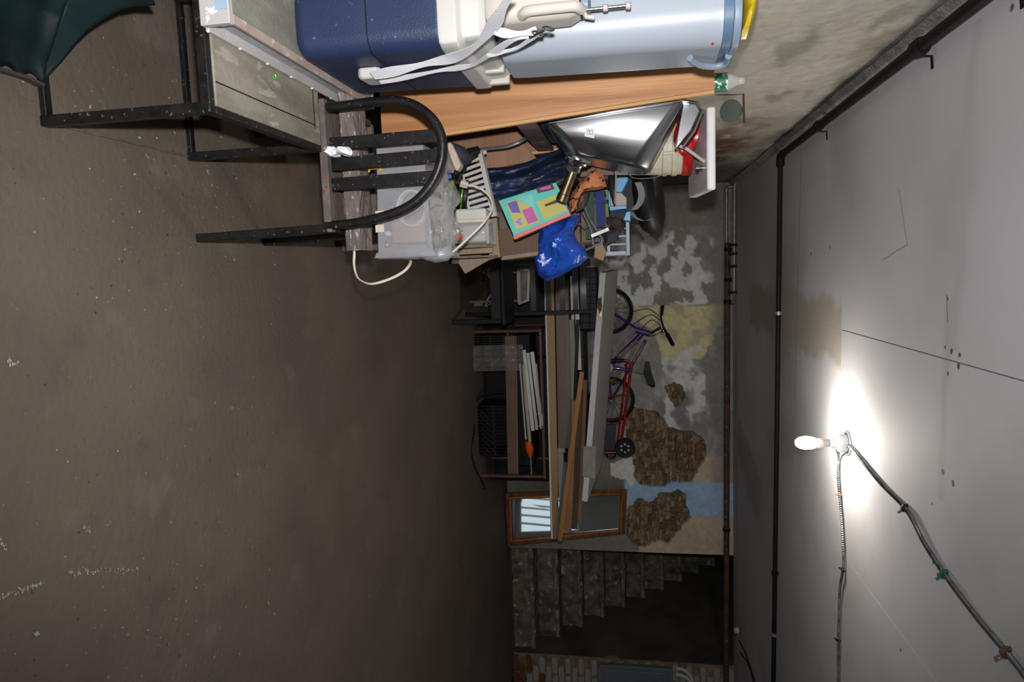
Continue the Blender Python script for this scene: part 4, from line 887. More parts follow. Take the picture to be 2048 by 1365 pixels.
# hidden base: brown cabinet the pile stands on
cbz = U(985, 500, Y=2.95).z-.16
t0 = thing('low_cabinet', (-.3, 3.3, 0), 'dusty brown low cabinet buried under the junk pile', 'cabinet')
cx0, cx1 = -.44, U(900, 500, Y=2.95).x-.02
build('cabinet_body', M().box((cx0, 3.17, 0.03), (cx1, 3.95, cbz)), bookd, t0, bevel=.004)
build('cabinet_top', M().box((cx0, 2.80, cbz), (cx1+.01, 3.97, cbz+.02)), card2, t0, bevel=.004)
build('plinth', M().box((cx0, 3.19, 0), (cx1-.02, 3.92, .03)), brownw, t0)
build('tilted_board', pprism([(930,548),(912,520),(972,512),(985,516)], 2.9, .02), tanw, None, bevel=.002, label='loose tan drawer front tilting out under the pile', cat='board')
build('board', pprism([(903,528),(903,512),(960,508),(964,524)], 2.91+.03, .03), redwood, None, bevel=.002, label='red brown board under the storage box at the pile foot', cat='board')
t0 = thing('wooden_crate', tuple(U(905,500,Y=2.80)), 'dusty brown wooden crate under the fruit tub', 'crate')
for i in range(3): build('slat', pprism([(903,474+i*13),(903,485+i*13),(985,482+i*12),(985,471+i*12)], 2.80, .012), card2 if i % 2 else tanw, t0, bevel=.001)
build('crate_side', pbox(903, 990, 512, 516, 2.80, .14), bookd, t0, bevel=.002)
build('crate_back', pbox(903, 985, 440, 510, 2.92, .01), bookd, t0)
build('post', pprism([(975,430),(978,520),(1000,514),(993,430)], 2.86, .03), tanw, None, bevel=.002, label='upright tan timber post beside the wooden crate', cat='post')
q_ = U(1003,500,Y=3.02); build('carton', M().box((q_.x-.16, 3.04, cbz+.021), (q_.x-.03, 3.22, U(985,490,Y=3.02).z-.002)), card2, None, bevel=.003, label='small dusty carton under the reddish wooden case', cat='carton')
t0 = thing('wooden_case', tuple(U(990,480,Y=3.0)), 'old brown wooden case with peeling reddish side under the toy box', 'case')
build('case_body', pprism([(985,462),(1003,521),(1085,510),(1078,452)], 3.02, .22), mat('reddish_worn_board', (.15,.075,.05), (.12,.095,.07), rough=.8, scale=9, bump=.4), t0, bevel=.003)
build('case_trim', M().beam(U(1003,517,Y=3.01), U(1084,506,Y=3.01), .012, .016), tanw, t0)
build('case_trim', M().beam(U(990,466,Y=3.01), U(1002,517,Y=3.01), .012, .014, up=(1,0,0)), tanw, t0)
# fruit tub, power box, slatted panel, reel
t0 = thing('plastic_tub', tuple(U(915,460,Y=2.66)), 'clear plastic tub with red tomato print beside the cream cord', 'tub')
build('tub_shell', M().box((U(930,442,Y=2.62).x, 2.62, U(910,465,Y=2.62).z), (U(930,486,Y=2.62).x, 2.76, U(972,465,Y=2.62).z)), bottlep, t0, bevel=.012)
build('tub_lid', M().box((U(975,440,Y=2.62).x, 2.615, U(972,465,Y=2.62).z), (U(975,488,Y=2.62).x, 2.765, U(978,465,Y=2.62).z)), bottlep, t0, bevel=.003)
build('print', pprism([(908,462),(908,488),(925,486),(925,462)], 2.616, .0015), greenlab, t0)
build('print_tomato', M().lathe([(.001,0),(.016,0),(.016,.002),(.001,.002)], U(918,474,Y=2.613), (0,1,0), 16), orangep, t0)
t0 = thing('power_strip', tuple(U(940,430,Y=2.66)), 'white plastic power box lying below the slotted panel', 'power box')
build('case', pbox(910, 972, 417, 441, 2.60, .07), whitep, t0, bevel=.008)
build('case_base', pbox(912, 976, 438, 446, 2.60, .09), yell_white, t0, bevel=.004)
t0 = thing('cable_reel', tuple(U(915,385,Y=2.58)), 'lime green and black cable reel behind the clear bag', 'reel')
cc = U(922, 392, Y=2.66); ax = V((.15,.2,.9)).normalized()
for h0, h1, r_, mm in ((-.045,-.03,.062,limegreen),(-.03,-.012,.045,rubber),(-.012,0,.062,rubber),(0,.010,.058,limegreen),(.010,.026,.064,rubber)):
    build('reel_ring', M().lathe([(r_*.9,h0),(r_,h0+.003),(r_,h1-.003),(r_*.9,h1)], cc, ax, 28), mm, t0, smooth=True)
# slotted white panel
t0 = thing('slotted_panel', tuple(U(985,300,Y=2.74)), 'white plastic panel with a row of rounded slots standing in the pile', 'panel')
ul, ur = U(962,300,Y=2.80), U(992,432,Y=2.72)    # along its length
dl, dr2 = U(918,318,Y=2.76), U(940,445,Y=2.68)
def SP(u, v): return ul.lerp(ur, u).lerp(dl.lerp(dr2, u), v)
nrm2 = (ur-ul).cross(dl-ul).normalized()*.004
mb = M().prism([SP(0,0),SP(1,0),SP(1,.17),SP(0,.17)], nrm2); build('top_strip', mb, whitep, t0, bevel=.001)
mb = M().prism([SP(0,.90),SP(1,.90),SP(1,1),SP(0,1)], nrm2); build('bottom_strip', mb, whitep, t0, bevel=.001)
for k in range(12):
    u0 = k/11.6; build('slat', M().prism([SP(u0,.17),SP(u0+.045,.17),SP(u0+.045,.9),SP(u0,.9)], nrm2), whitep, t0)
    build('slot_corner', M().prism([SP(u0,.17),SP(u0+.045,.17),SP(u0+.055,.20),SP(u0-.01,.20)], nrm2), whitep, t0) if False else None
build('edge_strip', M().prism([SP(0,0),SP(1,0),SP(1,0)+V((0,.02,.004)),SP(0,0)+V((0,.02,.004))], nrm2), whitep, t0)
# shoe
t0 = thing('shoe', tuple(U(905,320,Y=2.5)), 'dark fabric shoe with beige sole lying on its side by the chair back', 'shoe')
build('upper', puff([(903,285),(915,288),(930,295),(945,315),(938,325),(922,336),(908,325),(900,305)], 2.56, .09, amp=.015, seed=4), denim, t0, smooth=True)
build('sole', M().prism([U(x,y,Y=2.50) for x,y in ((895,284),(902,285),(912,305),(922,330),(914,343),(908,338),(899,318),(893,296))], (0,.05,0)), suede, t0, bevel=.006)
build('side_wall', puff([(860,288),(893,286),(900,310),(910,338),(906,347),(896,346),(885,330),(868,300)], 2.50, .04, amp=.004), mat('taupe_leather', (.20,.17,.14), (.15,.13,.11), rough=.6), t0, smooth=True)
build('pouch', puff([(935,298),(955,292),(962,300),(955,312),(940,322),(928,345),(905,360),(898,350),(915,338),(928,322)], 2.60, .05, amp=.02, seed=6), rubber, None, smooth=True, label='black crumpled fabric pouch beside the beige soled shoe', cat='pouch')
build('carabiner', M().tube([U(922,355,Y=2.54)+V((.010*math.cos(a),0,.006*math.sin(a))) for a in [k*math.pi/6 for k in range(12)]], .0022, 6, closed=True), chrome, None, smooth=True, label='small metal carabiner clip by the black pouch', cat='clip')
build('blue_cap', M().blob(U(895,353,Y=2.52), (.012,.012,.016), 6, .2), mat('bright_blue_plastic', (.05,.16,.5), rough=.4), None, smooth=True, label='small bright blue bottle cap behind the chair hoop', cat='cap')
# plank and hose inside the bookcase
build('plank', pprism([(962,305),(1046,285),(1076,320),(972,340)], 3.16, .05), redwood, None, bevel=.002, label='short brown veneered board inside the lower bookcase bay', cat='board')
hp = [(955,300,3.0),(985,297,2.98),(1015,293,2.96),(1040,284,2.96),(1052,276,3.0)]
build('tool_handle', M().tube(smooth_path([U(x,y,Y=yy) for x,y,yy in hp], 5), .008, 8), galv, None, smooth=True, label='grey braided hose lying across the lower bookcase bay', cat='hose')
build('hose_nozzle', M().lathe([(.008,-.014),(.011,-.010),(.011,.010),(.007,.016)], U(966,305,Y=2.93), (0,.2,1), 10), whitep, None, smooth=True, label='small white hose nozzle at the top corner of slotted panel', cat='nozzle')
# navy tarpaulin
def tarp(u, v):
    a = U(966+(1150-966)*u, 338-(338-300)*u+8*math.sin(u*5), Y=2.98); b_ = U(982+(1142-982)*u, 404-(404-365)*u, Y=2.84); q = a.lerp(b_, v)
    w_ = .018*math.sin(v*13+3*u+2.2*fbm(V((u*3, v*2, 0)), 2))+.03*fbm(V((u*2.5, v*6, 3)), 3); return q+V((0, -w_-.06*math.sin(math.pi*v), w_*.4))
build('tarpaulin', M().grid(tarp, 60, 36), navyt, None, smooth=True, solid=.004, label='folded navy blue tarpaulin stuffed under the sink', cat='tarpaulin')
# toy house box
Yt = 2.80; C = [U(998,402,Y=Yt), U(1028,472,Y=Yt-.03), U(1139,425,Y=Yt-.03), U(1112,366,Y=Yt)]
def TP(u, v, off=0):  # u: up (0..1), v: to the right
    q = C[0].lerp(C[3], u).lerp(C[1].lerp(C[2], u), v); return q+V((0, -off, 0))
t0 = thing('toy_box', tuple(C[1]), 'teal and coral cardboard toy house box tilted in the pile', 'toy box')
back = V((0, .11, .0)); build('carton', M().prism([TP(0,0),TP(0,1),TP(1,1),TP(1,0)], back), coral, t0, bevel=.002)
build('coral_edge', M().prism([TP(-.01,1.0,.012),TP(1.0,1.0,.012),TP(1.0,1.10,.006),TP(-.02,1.10,.006)], (0,.06,0)), coral, t0, bevel=.001)
build('front_sheet', M().prism([TP(0,0,.001),TP(0,1,.001),TP(1,1,.001),TP(1,0,.001)], (0,-.004,0)), tealm, t0)
def plate(nm, P_, off, mm, lab=None): build(nm, M().prism([TP(u, v, off) for u, v in P_], (0,-.002,0)), mm, t0, label=lab)
plate('window_panel', [(.10,.10),(.08,.88),(.50,.92),(.48,.42),(.30,.12)], .006, lime)
plate('print_patch', [(.30,.45),(.30,.86),(.48,.88),(.47,.45)], .0085, pinkm)
plate('print_patch', [(.12,.14),(.13,.42),(.26,.50),(.28,.14)], .0085, purplem)
plate('print_patch', [(.12,.62),(.12,.80),(.22,.84),(.24,.64)], .0085, mat('violet_card', (.2,.12,.4), (.6,.5,.6), scale=60, rough=.5))
plate('flap', [(.26,.06),(.50,.52),(.56,.10)], .011, mat('pale_teal_card', (.2,.62,.55), rough=.5), 'pale teal triangular flap')
plate('door_panel', [(.58,.36),(.57,.92),(.98,.92),(.98,.36)], .006, lime)
plate('dark_slot', [(.68,.52),(.68,.58),(.90,.60),(.90,.50)], .009, brownw)
plate('dark_slot', [(.66,-.02),(.66,.14),(.94,.18),(.94,.0)], .009, brownw)
plate('print_patch', [(.72,.02),(.72,.10),(.90,.12),(.90,.03)], .0115, pinkm)
# blue bag
bbm = puff([(1082,455),(1078,480),(1080,505),(1073,530),(1076,550),(1090,561),(1108,556),(1130,547),(1158,532),(1177,515),(1170,498),(1156,482),(1147,465),(1150,445),(1158,430),(1140,428),(1118,440),(1100,448)], 2.86, .20, n=10, amp=.05, fr=11, res=4)
build('plastic_bag', bbm, bluebag, None, smooth=True, label='bright blue shiny plastic bag bulging below the toy box', cat='bag')
# patterned cloth and brown shoe
build('cloth', puff([(1141,424),(1138,405),(1146,385),(1160,365),(1180,345),(1198,335),(1206,350),(1214,374),(1190,376),(1166,378),(1155,388),(1150,405),(1148,422)], 3.0, .10, amp=.012, n=7), orangec, None, smooth=True, label='orange cloth with small dark motifs hanging under the sink', cat='cloth')
build('boot', puff([(1152,425),(1150,404),(1158,386),(1172,380),(1180,384),(1176,400),(1168,418)], 3.06, .08, amp=.01), brownshoe, None, smooth=True, label='dark brown leather shoe behind the orange cloth', cat='shoe')
# folded garden chair with webbing
t0 = thing('folding_chair', tuple(U(1200,470,Y=3.3)), 'folded aluminium garden chair with blue and green webbing in the pile', 'chair')
for y0, y1, mm, x0_, x1_ in ((1168,1188,webg,378,478),(1189,1209,webb,372,455),(1210,1216,webl,380,400),(1210,1216,webl,408,434)):
    build('webbing', pprism([(y0,x0_),(y0+4,x1_),(y1+2,x1_),(y1,x0_)], 3.22, .01), mm, t0)
build('cross_web', pprism([(1190,398),(1190,406),(1214,408),(1214,400)], 3.215, .003), webb, t0)
for P_ in (((1168,412),(1180,440),(1196,465),(1203,478),(1202,486),(1192,491),(1170,501)), ((1165,425),(1178,450),(1184,470),(1186,490))):
    build('frame_tube', M().tube(smooth_path([U(x,y,Y=3.14) for x,y in P_], 5), .0055, 8), galv, t0, smooth=True)
build('frame_wire', M().tube([U(x,y,Y=3.1) for x,y in ((1146,455),(1160,447),(1168,457),(1180,452))], .0025, 6), galv, t0, smooth=True)
build('bracket', M().beam(U(1182,473,Y=3.13), U(1218,458,Y=3.13), .006, .018), galv, t0, bevel=.002)
# blue toy truck body, tyre, hat, crate
t0 = thing('toy_truck', tuple(U(1220,400,Y=3.2)), 'sky blue plastic toy wagon with beige bed high in the pile', 'toy')
build('bed', pprism([(1219,384),(1219,414),(1253,412),(1253,396),(1243,386)], 3.18, .10), mat('beige_plastic', (.42,.36,.32), rough=.6), t0, bevel=.003)
build('side_wall', pprism([(1218,413),(1219,422),(1254,418),(1253,410)], 3.17, .12), skyblue, t0, bevel=.003)
build('cab', pprism([(1228,356),(1226,384),(1243,386),(1256,362),(1256,354)], 3.19, .10), skyblue, t0, bevel=.003)
build('side_wall', pprism([(1217,382),(1217,414),(1221,414),(1221,382)], 3.17, .10), skyblue, t0, bevel=.002)
build('tail', pprism([(1252,424),(1262,422),(1261,443),(1246,441)], 3.18, .06), skyblue, t0, bevel=.003)
build('umbrella', M().tube([U(1222,330,Y=3.05), U(1224,365,Y=3.04), U(1226,385,Y=3.03), U(1229,410,Y=3.02)], [.012,.018,.014,.004], 10), blackm, None, smooth=True, label='closed black umbrella with pale strap lying over the toy wagon', cat='umbrella')
build('wood_strip', M().beam(U(1232,350,Y=3.0), U(1230,408,Y=3.0), .006, .006), tanw, None, label='thin tan stick lying beside the closed umbrella', cat='stick')
ct = U(1306, 395, Y=3.45)
t0 = thing('tyre', tuple(ct), 'black rubber tyre lying in the pile below the white basin', 'tyre')
tc_ = V((ct.x-.02, ct.y+.02, ct.z-.02)); tx = V((-.10,-.2,1)).normalized(); ta = tx.cross(V((0,1,0))).normalized(); tb2 = tx.cross(ta)
build('tread', M().tube([tc_+ta*.145*math.cos(a)+tb2*.145*math.sin(a) for a in [k*math.pi/20 for k in range(40)]], .052, 14, closed=True), rubber, t0, smooth=True)
for k in (-.02, .012, .03): build('groove', M().tube([tc_+tx*k+ta*(.197-abs(k)*.4)*math.cos(a)+tb2*(.197-abs(k)*.4)*math.sin(a) for a in [q*math.pi/20 for q in range(40)]], .003, 6, closed=True), darkp, t0, smooth=True)
build('grey_strap', M().ribbon(smooth_path([U(x,y,Y=3.25) for x,y in ((1276,365),(1283,385),(1280,405),(1268,420))], 5), [V((.0,0,.03))]*16, .004), mat('grey_nylon', (.16,.16,.17), rough=.6), None, label='grey nylon strap curving in front of the black tyre', cat='strap')
build('grey_strap', M().ribbon(smooth_path([U(x,y,Y=3.22) for x,y in ((1262,425),(1272,436),(1288,442),(1305,438))], 5), [V((.0,0,.02))]*16, .004), mat('dark_grey_nylon', (.08,.08,.085), rough=.6), None, label='dark grey strap looping below the black tyre', cat='strap')
build('felt_hat', M().lathe([(.001,.025),(.016,.024),(.024,.006),(.045,.0),(.047,-.003),(.02,-.005),(.001,-.006)], U(1231,446,Y=3.1), (-.7,-.45,.5), 24), mat('brown_felt', (.045,.028,.022), (.03,.02,.016), rough=.95, bump=.4), None, smooth=True, label='small brown felt hat lying over the grey crate', cat='hat')
build('dark_bag', puff([(1215,455),(1240,455),(1236,480),(1212,492),(1205,470)], 3.2, .10, amp=.02), denim, None, smooth=True, label='dark crumpled fabric bag under the brown felt hat', cat='bag')
# grey blue crate
t0 = thing('laundry_crate', tuple(U(1210,505,Y=3.3)), 'grey blue slotted plastic crate at the right edge of the pile', 'crate')
yc_ = 3.30
for (x0_, x1_, y0, y1) in ((1252,1259,430,511),(1208,1252,503,511),(1218,1252,487,491),(1218,1252,471,475),(1222,1252,456,459),(1214,1220,468,504)):
    build('crate_bar', pbox(x0_, x1_, y0, y1, yc_, .012), greyp, t0, bevel=.002)
build('crate_side', pbox(1208, 1259, 509, 511.5, yc_+.012, .20), greyp, t0, bevel=.002)
build('cardboard_scrap', pprism([(1190,492),(1188,515),(1205,522),(1212,505),(1205,488)], 3.14, .05), cardb, None, bevel=.002, label='torn tan cardboard scrap below the grey blue crate', cat='cardboard')
# cartons that carry the upper pile
for (x0_, x1_, y0, y1, Y_, d_, lb) in ((960,1160,420,508,3.30,.35,'dark dusty carton behind the wooden case'),(1162,1216,395,485,3.35,.30,'dark dusty carton behind the folded garden chair'),(1218,1268,352,440,3.32,.30,'dark dusty carton behind the sky blue toy')):
    build('carton', pbox(x0_, x1_, y0, y1, Y_, d_), bookd if x0_ < 1200 else darkp, None, bevel=.003, label=lb, cat='carton')

# ================================================================ FAR LEFT: black chair, trestle, timber, door, bicycle
# black dining chair
cf = U(905, 650, Z=0); cyN = cf.y; sw = .46
xr = cf.x-.02; xl = U(1005, 520, Y=cyN).x; szt = U(1012, 640, Y=cyN).z
t0 = thing('dining_chair', ((xr+xl)/2, cyN+.2, 0), 'black wooden dining chair with curved slat back in front of the trestle', 'chair')
bYy = cyN+.40
for x, y, top in ((xr,cyN,szt-.02),(xl,cyN,szt-.02),(xr-.03,bYy,None),(xl+.03,bYy,None)):
    f_ = V((x, y+(0 if top else .05), 0))
    if top: build('leg', M().beam(f_, (x, y, top), .036, .036, up=(0,1,0)), darkp, t0, bevel=.004)
    else:
        bt = U(1180, 612 if x > .25 else 524, Y=bYy+.06)
        build('leg', M().beam(f_, (x, y, szt), .034, .034, up=(0,1,0)), darkp, t0, bevel=.004)
        build('back_post', M().tube([(x, y, szt-.01), (x, y+.01, (szt+bt.z)/2), (x, y+.06, bt.z)], .017, 8), mat('satin_black_wood', (.02,.02,.022), (.03,.03,.032), rough=.35) if 'SB' not in globals() else SB, t0, smooth=True)
build('seat', M().box((xl-.03, cyN-.03, szt-.035), (xr+.03, bYy+.02, szt)), darkp, t0, bevel=.012)
build('apron', M().box((xl, cyN-.012, szt-.115), (xr, cyN+.006, szt-.036)), rubber, t0, bevel=.002)
build('apron', M().box((xr-.01, cyN+.01, szt-.115), (xr+.006, bYy, szt-.036)), rubber, t0, bevel=.002)
satin = mat('satin_black_slat', (.045,.045,.055), (.055,.055,.065), rough=.25)
for px in (1066, 1096, 1124, 1150):
    zc_ = U(px, 575, Y=bYy+.04).z; yb2 = bYy+.06*(zc_-szt)/.6
    P_ = [V((xl+.03+(xr-xl-.06)*k/10, yb2+.03*math.sin(math.pi*k/10), zc_)) for k in range(11)]
    build('back_slat', M().ribbon(P_, [V((0,0,.045))]*11, .012), satin, t0, smooth=True)
build('top_slat', M().ribbon([V((xl+.03+(xr-xl-.06)*k/10, bYy+.055+.03*math.sin(math.pi*k/10), U(1166,575,Y=bYy+.06).z)) for k in range(11)], [V((0,0,.05))]*11, .014), satin, t0, smooth=True)
# beige folding trestle behind the chair
t0 = thing('folding_stand', (.3, cyN+.75, 0), 'beige slatted folding wooden stand behind the black dining chair legs', 'stand')
yf_ = cyN+.75
for p0, p1, h_ in (((988,540),(996,612),9),((970,540),(984,560),5),((966,612),(984,588),4),((972,614),(986,598),4),((880,556),(990,536),6),((884,612),(990,606),6)):
    a, b_ = U(p0[0],p0[1],Y=yf_), U(p1[0],p1[1],Y=yf_); a.z = max(a.z, .01); build('slat', M().beam(a, b_, .02, h_*yf_*1.03/FPX, up=(0,1,0)) if False else M().beam(a, b_, h_*yf_*1.03/FPX, .02, up=(0,1,0)), tanw, t0, bevel=.002)
yq = cyN+.62
t0 = thing('picture_frame', tuple(U(1040,575,Y=yq)), 'scuffed whitish wooden frame seen through the black chair back', 'frame')
for p0, p1, h_ in (((1037,540),(1039,608),7),((1058,540),(1056,600),5),((1037,608),(1058,600),5),((1037,540),(1058,540),5)):
    a, b_ = U(p0[0],p0[1],Y=yq), U(p1[0],p1[1],Y=yq); build('frame_bar', M().beam(a, b_, h_*yq*1.03/FPX, .02, up=(0,1,0)), beigew, t0, bevel=.002)
for py_ in (545, 602):
    q = U(1037, py_, Y=yq); build('frame_leg', M().beam((q.x, yq+.012, .0), (q.x, yq+.012, q.z), .02, .014, up=(0,1,0)), bookd, t0)
build('frame_panel', pbox(1038, 1057, 541, 602, yq+.004, .006), mat('scuffed_grey_print', (.18,.18,.19), (.08,.08,.09), rough=.6, scale=12), t0)
# trestle of brown rails
f0, f1 = U(945, 665, Z=0), U(960, 950, Z=0); Yt0 = (f0.y+f1.y)/2; tz = U(1094, 800, Y=Yt0).z-.03; Yt1 = Yt0+.60
t0 = thing('work_trestle', ((f0.x+f1.x)/2, Yt0+.3, 0), 'rust brown steel trestle carrying the lumber and the ivory door', 'trestle')
for x in (f0.x, f1.x):
    for y in (Yt0, Yt1): build('leg', M().tube([(x, y, 0), (x, y, tz)], .017, 10), railm, t0, smooth=True)
    build('end_rail', M().tube([(x, Yt0, tz-.02), (x, Yt1, tz-.02)], .014, 8), railm, t0, smooth=True)
    build('end_rail', M().tube([(x, Yt0, .27), (x, Yt1, .27)], .014, 8), railm, t0, smooth=True)
for y in (Yt0, Yt1): build('top_rail', M().beam((f0.x-.02, y, tz-.012), (f1.x+.02, y, tz-.012), .03, .024), railm, t0, bevel=.003)
bz = U(1022, 800, Y=Yt0-.03).z
build('shelf_board', M().beam(U(1020,672,Y=Yt0-.03), U(1026,948,Y=Yt0-.03), .022, .092, up=(0,0,1)), mat('brown_board_face', (.15,.085,.055), (.115,.065,.042), rough=.6, scale=6), t0, bevel=.002)
build('board_edge', M().beam(U(1032,672,Y=Yt0-.035), U(1036,948,Y=Yt0-.035), .020, .006, up=(0,0,1)), tanw, t0)
build('shelf_slab', M().box((f0.x+.02, Yt0+.02, bz-.03), (f1.x-.02, Yt1-.02, bz-.01)), brownw, t0)
# milk crates on the floor under it
def crate(x0, x1, y0, d, h, label, lattice):
    t_ = thing('milk_crate', ((x0+x1)/2, y0+d/2, 0), label, 'crate')
    for z_ in (.008, h*.52, h-.012):
        build('rim_band', M().prism([(x0,y0,z_-.008),(x1,y0,z_-.008),(x1,y0+d,z_-.008),(x0,y0+d,z_-.008)], (0,0,.002)) if z_ < .01 else loft([[V((x0,y0,z_-.01)),V((x1,y0,z_-.01)),V((x1,y0+d,z_-.01)),V((x0,y0+d,z_-.01))],[V((x0,y0,z_+.01)),V((x1,y0,z_+.01)),V((x1,y0+d,z_+.01)),V((x0,y0+d,z_+.01))]], cap=False), darkp, t_, solid=.006)
    n_ = 14
    for k in range(n_+1):
        x = x0+.006+(x1-x0-.012)*k/n_; build('slat', M().box((x-.005, y0, 0.0), (x+.005, y0+.006, h)), darkp, t_)
    if lattice:
        for k in range(9):
            xa_ = x0+(x1-x0)*k/9; build('diagonal_bar', M().beam((xa_, y0-.003, h*.1), (min(x1, xa_+h*.5), y0-.003, h*.1+min(h*.5, x1-xa_)), .005, .009), darkp, t_)
            build('diagonal_bar', M().beam((xa_+.02, y0-.007, h*.1+min(h*.5, xa_-x0+.02)), (max(x0, xa_+.02-h*.5), y0-.007, h*.1+min(h*.5, xa_-x0+.02)-min(h*.5, xa_+.02-x0)), .005, .009), darkp, t_)
    for s_ in (0, 1): build('side_panel', M().box(((x0, x1-.006)[s_], y0+.007, .0), ((x0+.006, x1)[s_], y0+d, h)), darkp, t_)
    build('back_panel', M().box((x0+.007, y0+d-.006, 0), (x1-.007, y0+d, h)), darkp, t_)
    return t_
q0, q1 = U(940, 678, Z=0), U(940, 752, Z=0)
crate(f0.x+.04, q1.x, Yt0+.03, .34, bz-.045, 'black slatted milk crate left under the trestle behind plastic film', False)
q0, q1 = U(948, 818, Z=0), U(948, 925, Z=0)
crate(q0.x, min(q1.x, f1.x-.03), Yt0+.03, .34, bz-.045, 'black lattice milk crate under the right end of the trestle', True)
build('bin_hoop', M().tube(smooth_path([U(x,y,Y=Yt0+.02) for x,y in ((950,812),(956,798),(972,790),(990,786),(1008,786))], 5), .010, 8), darkp, None, smooth=True, label='curved dark rim of a tub standing between the two milk crates', cat='tub')
fa = [U(1046,716,Y=Yt0-.055), U(1010,716,Y=Yt0-.055), U(975,717,Y=Yt0-.045), U(944,718,Y=Yt0-.035)]
def filmf(u, v):
    i = min(2, int(v*3)); t_ = v*3-i; q = fa[i].lerp(fa[i+1], t_); return q+V(((u-.5)*.235, .010*math.sin(u*14)+.014*fbm(V((u*6, v*9, 0)), 3), 0))
build('plastic_film', M().grid(filmf, 24, 34), tapem, None, smooth=True, label='strip of clear plastic film hanging over the brown trestle board', cat='film')
# white slat bundle and orange tipped umbrella on the trestle shelf
Yw = Yt0+.07
for i, (p0, p1, h_) in enumerate((((1048,700),(1066,862),7),((1056,706),(1074,860),6),((1064,704),(1084,858),8),((1072,728),(1082,846),4),((1040,728),(1052,880),3))):
    yy = Yw+.03*(i % 2); b_ = M(); pbeam((p0[0],p0[1],yy), (p1[0],p1[1],yy), h_, .018, b_)
    build('white_slat', b_, whitew, None, bevel=.003, label=('white painted slat in the bundle on the trestle shelf, ' + ('lowest of the thick ones','middle of the thick ones','topmost thick one','short thin one on top','thin one at the bottom')[i]), cat='slat', group='white slats on the trestle shelf')
t0 = thing('long_umbrella', tuple(U(1050,880,Y=Yw)), 'long white rolled umbrella with orange tip on the trestle shelf', 'umbrella')
build('canopy', M().tube([U(1046,730,Y=Yw-.03), U(1052,800,Y=Yw-.03), U(1060,890,Y=Yw-.03)], [.010,.018,.014], 8), beigew, t0, smooth=True)
build('orange_tip', M().tube([U(1056,884,Y=Yw-.03), U(1059,900,Y=Yw-.03), U(1061,916,Y=Yw-.03)], [.032,.040,.012], 10), orangep, t0, smooth=True)
build('shaft', M().tube([U(1061,914,Y=Yw-.03), U(1063,950,Y=Yw-.03)], .008, 8), galv, t0, smooth=True)
build('drawer_pull', M().tube([U(1075,828,Y=Yt0-.02), U(1084,830,Y=Yt0-.03), U(1085,852,Y=Yt0-.03), U(1077,853,Y=Yt0-.02)], .005, 6), whitew, None, smooth=True, label='small white bar handle beside the bundle of white slats', cat='handle')
build('storage_box', M().box((f0.x+.05, Yw+.10, bz-.008), (f1.x-.05, Yt1-.03, bz+.16)), darkp, None, bevel=.008, label='long black filler box added on the trestle shelf to darken the gap', cat='box')  # added dark box, stands in for the shade under the trestle
build('storage_box', M().box((f0.x+.1, Yt0+.42, 0), (f1.x-.1, Yt1+.0, bz-.05)), darkp, None, bevel=.008, label='black filler box added on the floor to darken behind the milk crates', cat='box')  # second added dark box, closes the view through to the wall
build('loose_wire', M().tube(smooth_path([U(x,y,Z=.01) for x,y in ((950,850),(944,905),(952,940),(962,958),(970,978))], 6), .006, 6), rubber, None, smooth=True, label='thin black wire curling on the floor before the lattice crate', cat='wire')
# lumber lying on the trestle
Yl = Yt0
LB = [ # p0(x,y,Y) p1 hpx depth mat label
 ((1099,556,Yl+.10),(1110,1078,Yl+.10),17,.035,pine,'long pine board, lowest and nearest on the trestle',),
 ((1090,556,Yl+.055),(1104,1078,Yl+.055),3.5,.02,whitew,'thin white strip along the underside of the pine board'),
 ((1117,548,Yl+.16),(1124,905,Yl+.16),13,.03,beigew,'long beige painted batten behind the pine board'),
 ((1124,560,Yl+.10),(1131,896,Yl+.10),25,.04,greyw,'wide weathered grey board ending in a dark stain'),
 ((1138,640,Yl+.22),(1146,812,Yl+.22),20,.03,beigew,'wide beige board half hidden by the weathered board'),
 ((1120,896,Yl+.20),(1128,1064,Yl+.20),13,.03,beigew,'short beige board end right of the weathered board'),
 ((1151,536,Yl+.12),(1159,740,Yl+.12),8,.03,whitew,'narrow white batten near the top of the lumber'),
 ((1143,552,Yl+.16),(1146,640,Yl+.16),6,.02,whitew,'short white lath between the chair slats'),
 ((1164,744,Yl+.00),(1120,1082,Yl-.02),9,.035,orangew,'orange varnished stick crossing the lumber'),
 ((1148,800,Yl+.20),(1136,1062,Yl+.14),14,.03,redwood,'brown board with split end above the beige one'),
 ((1160,780,Yl+.20),(1148,1058,Yl+.16),13,.03,brownw,'dark brown board with splintered end under the door'),
 ((1131,925,Yl+.06),(1116,1078,Yl+.02),8,.03,mat('grey_blue_lath',(.13,.15,.17),(.1,.12,.13),rough=.6),'grey blue lath beside the orange stick'),
 ((1156,640,Yl+.10),(1150,800,Yl+.10),7,.03,rubber,'black pipe length in the lumber under the door'),
 ((1170,760,Yl+.24),(1158,1040,Yl+.24),10,.03,redwood,'red brown board uppermost just below the ivory door')]
for p0, p1, h_, d_, mm, lb in LB:
    build('lumber', pbeam(p0, p1, h_, d_), mm, None, bevel=.002, label=lb+' in the lumber pile' if 'lumber' not in lb and 'trestle' not in lb else lb, cat='board', group='lumber on the trestle')
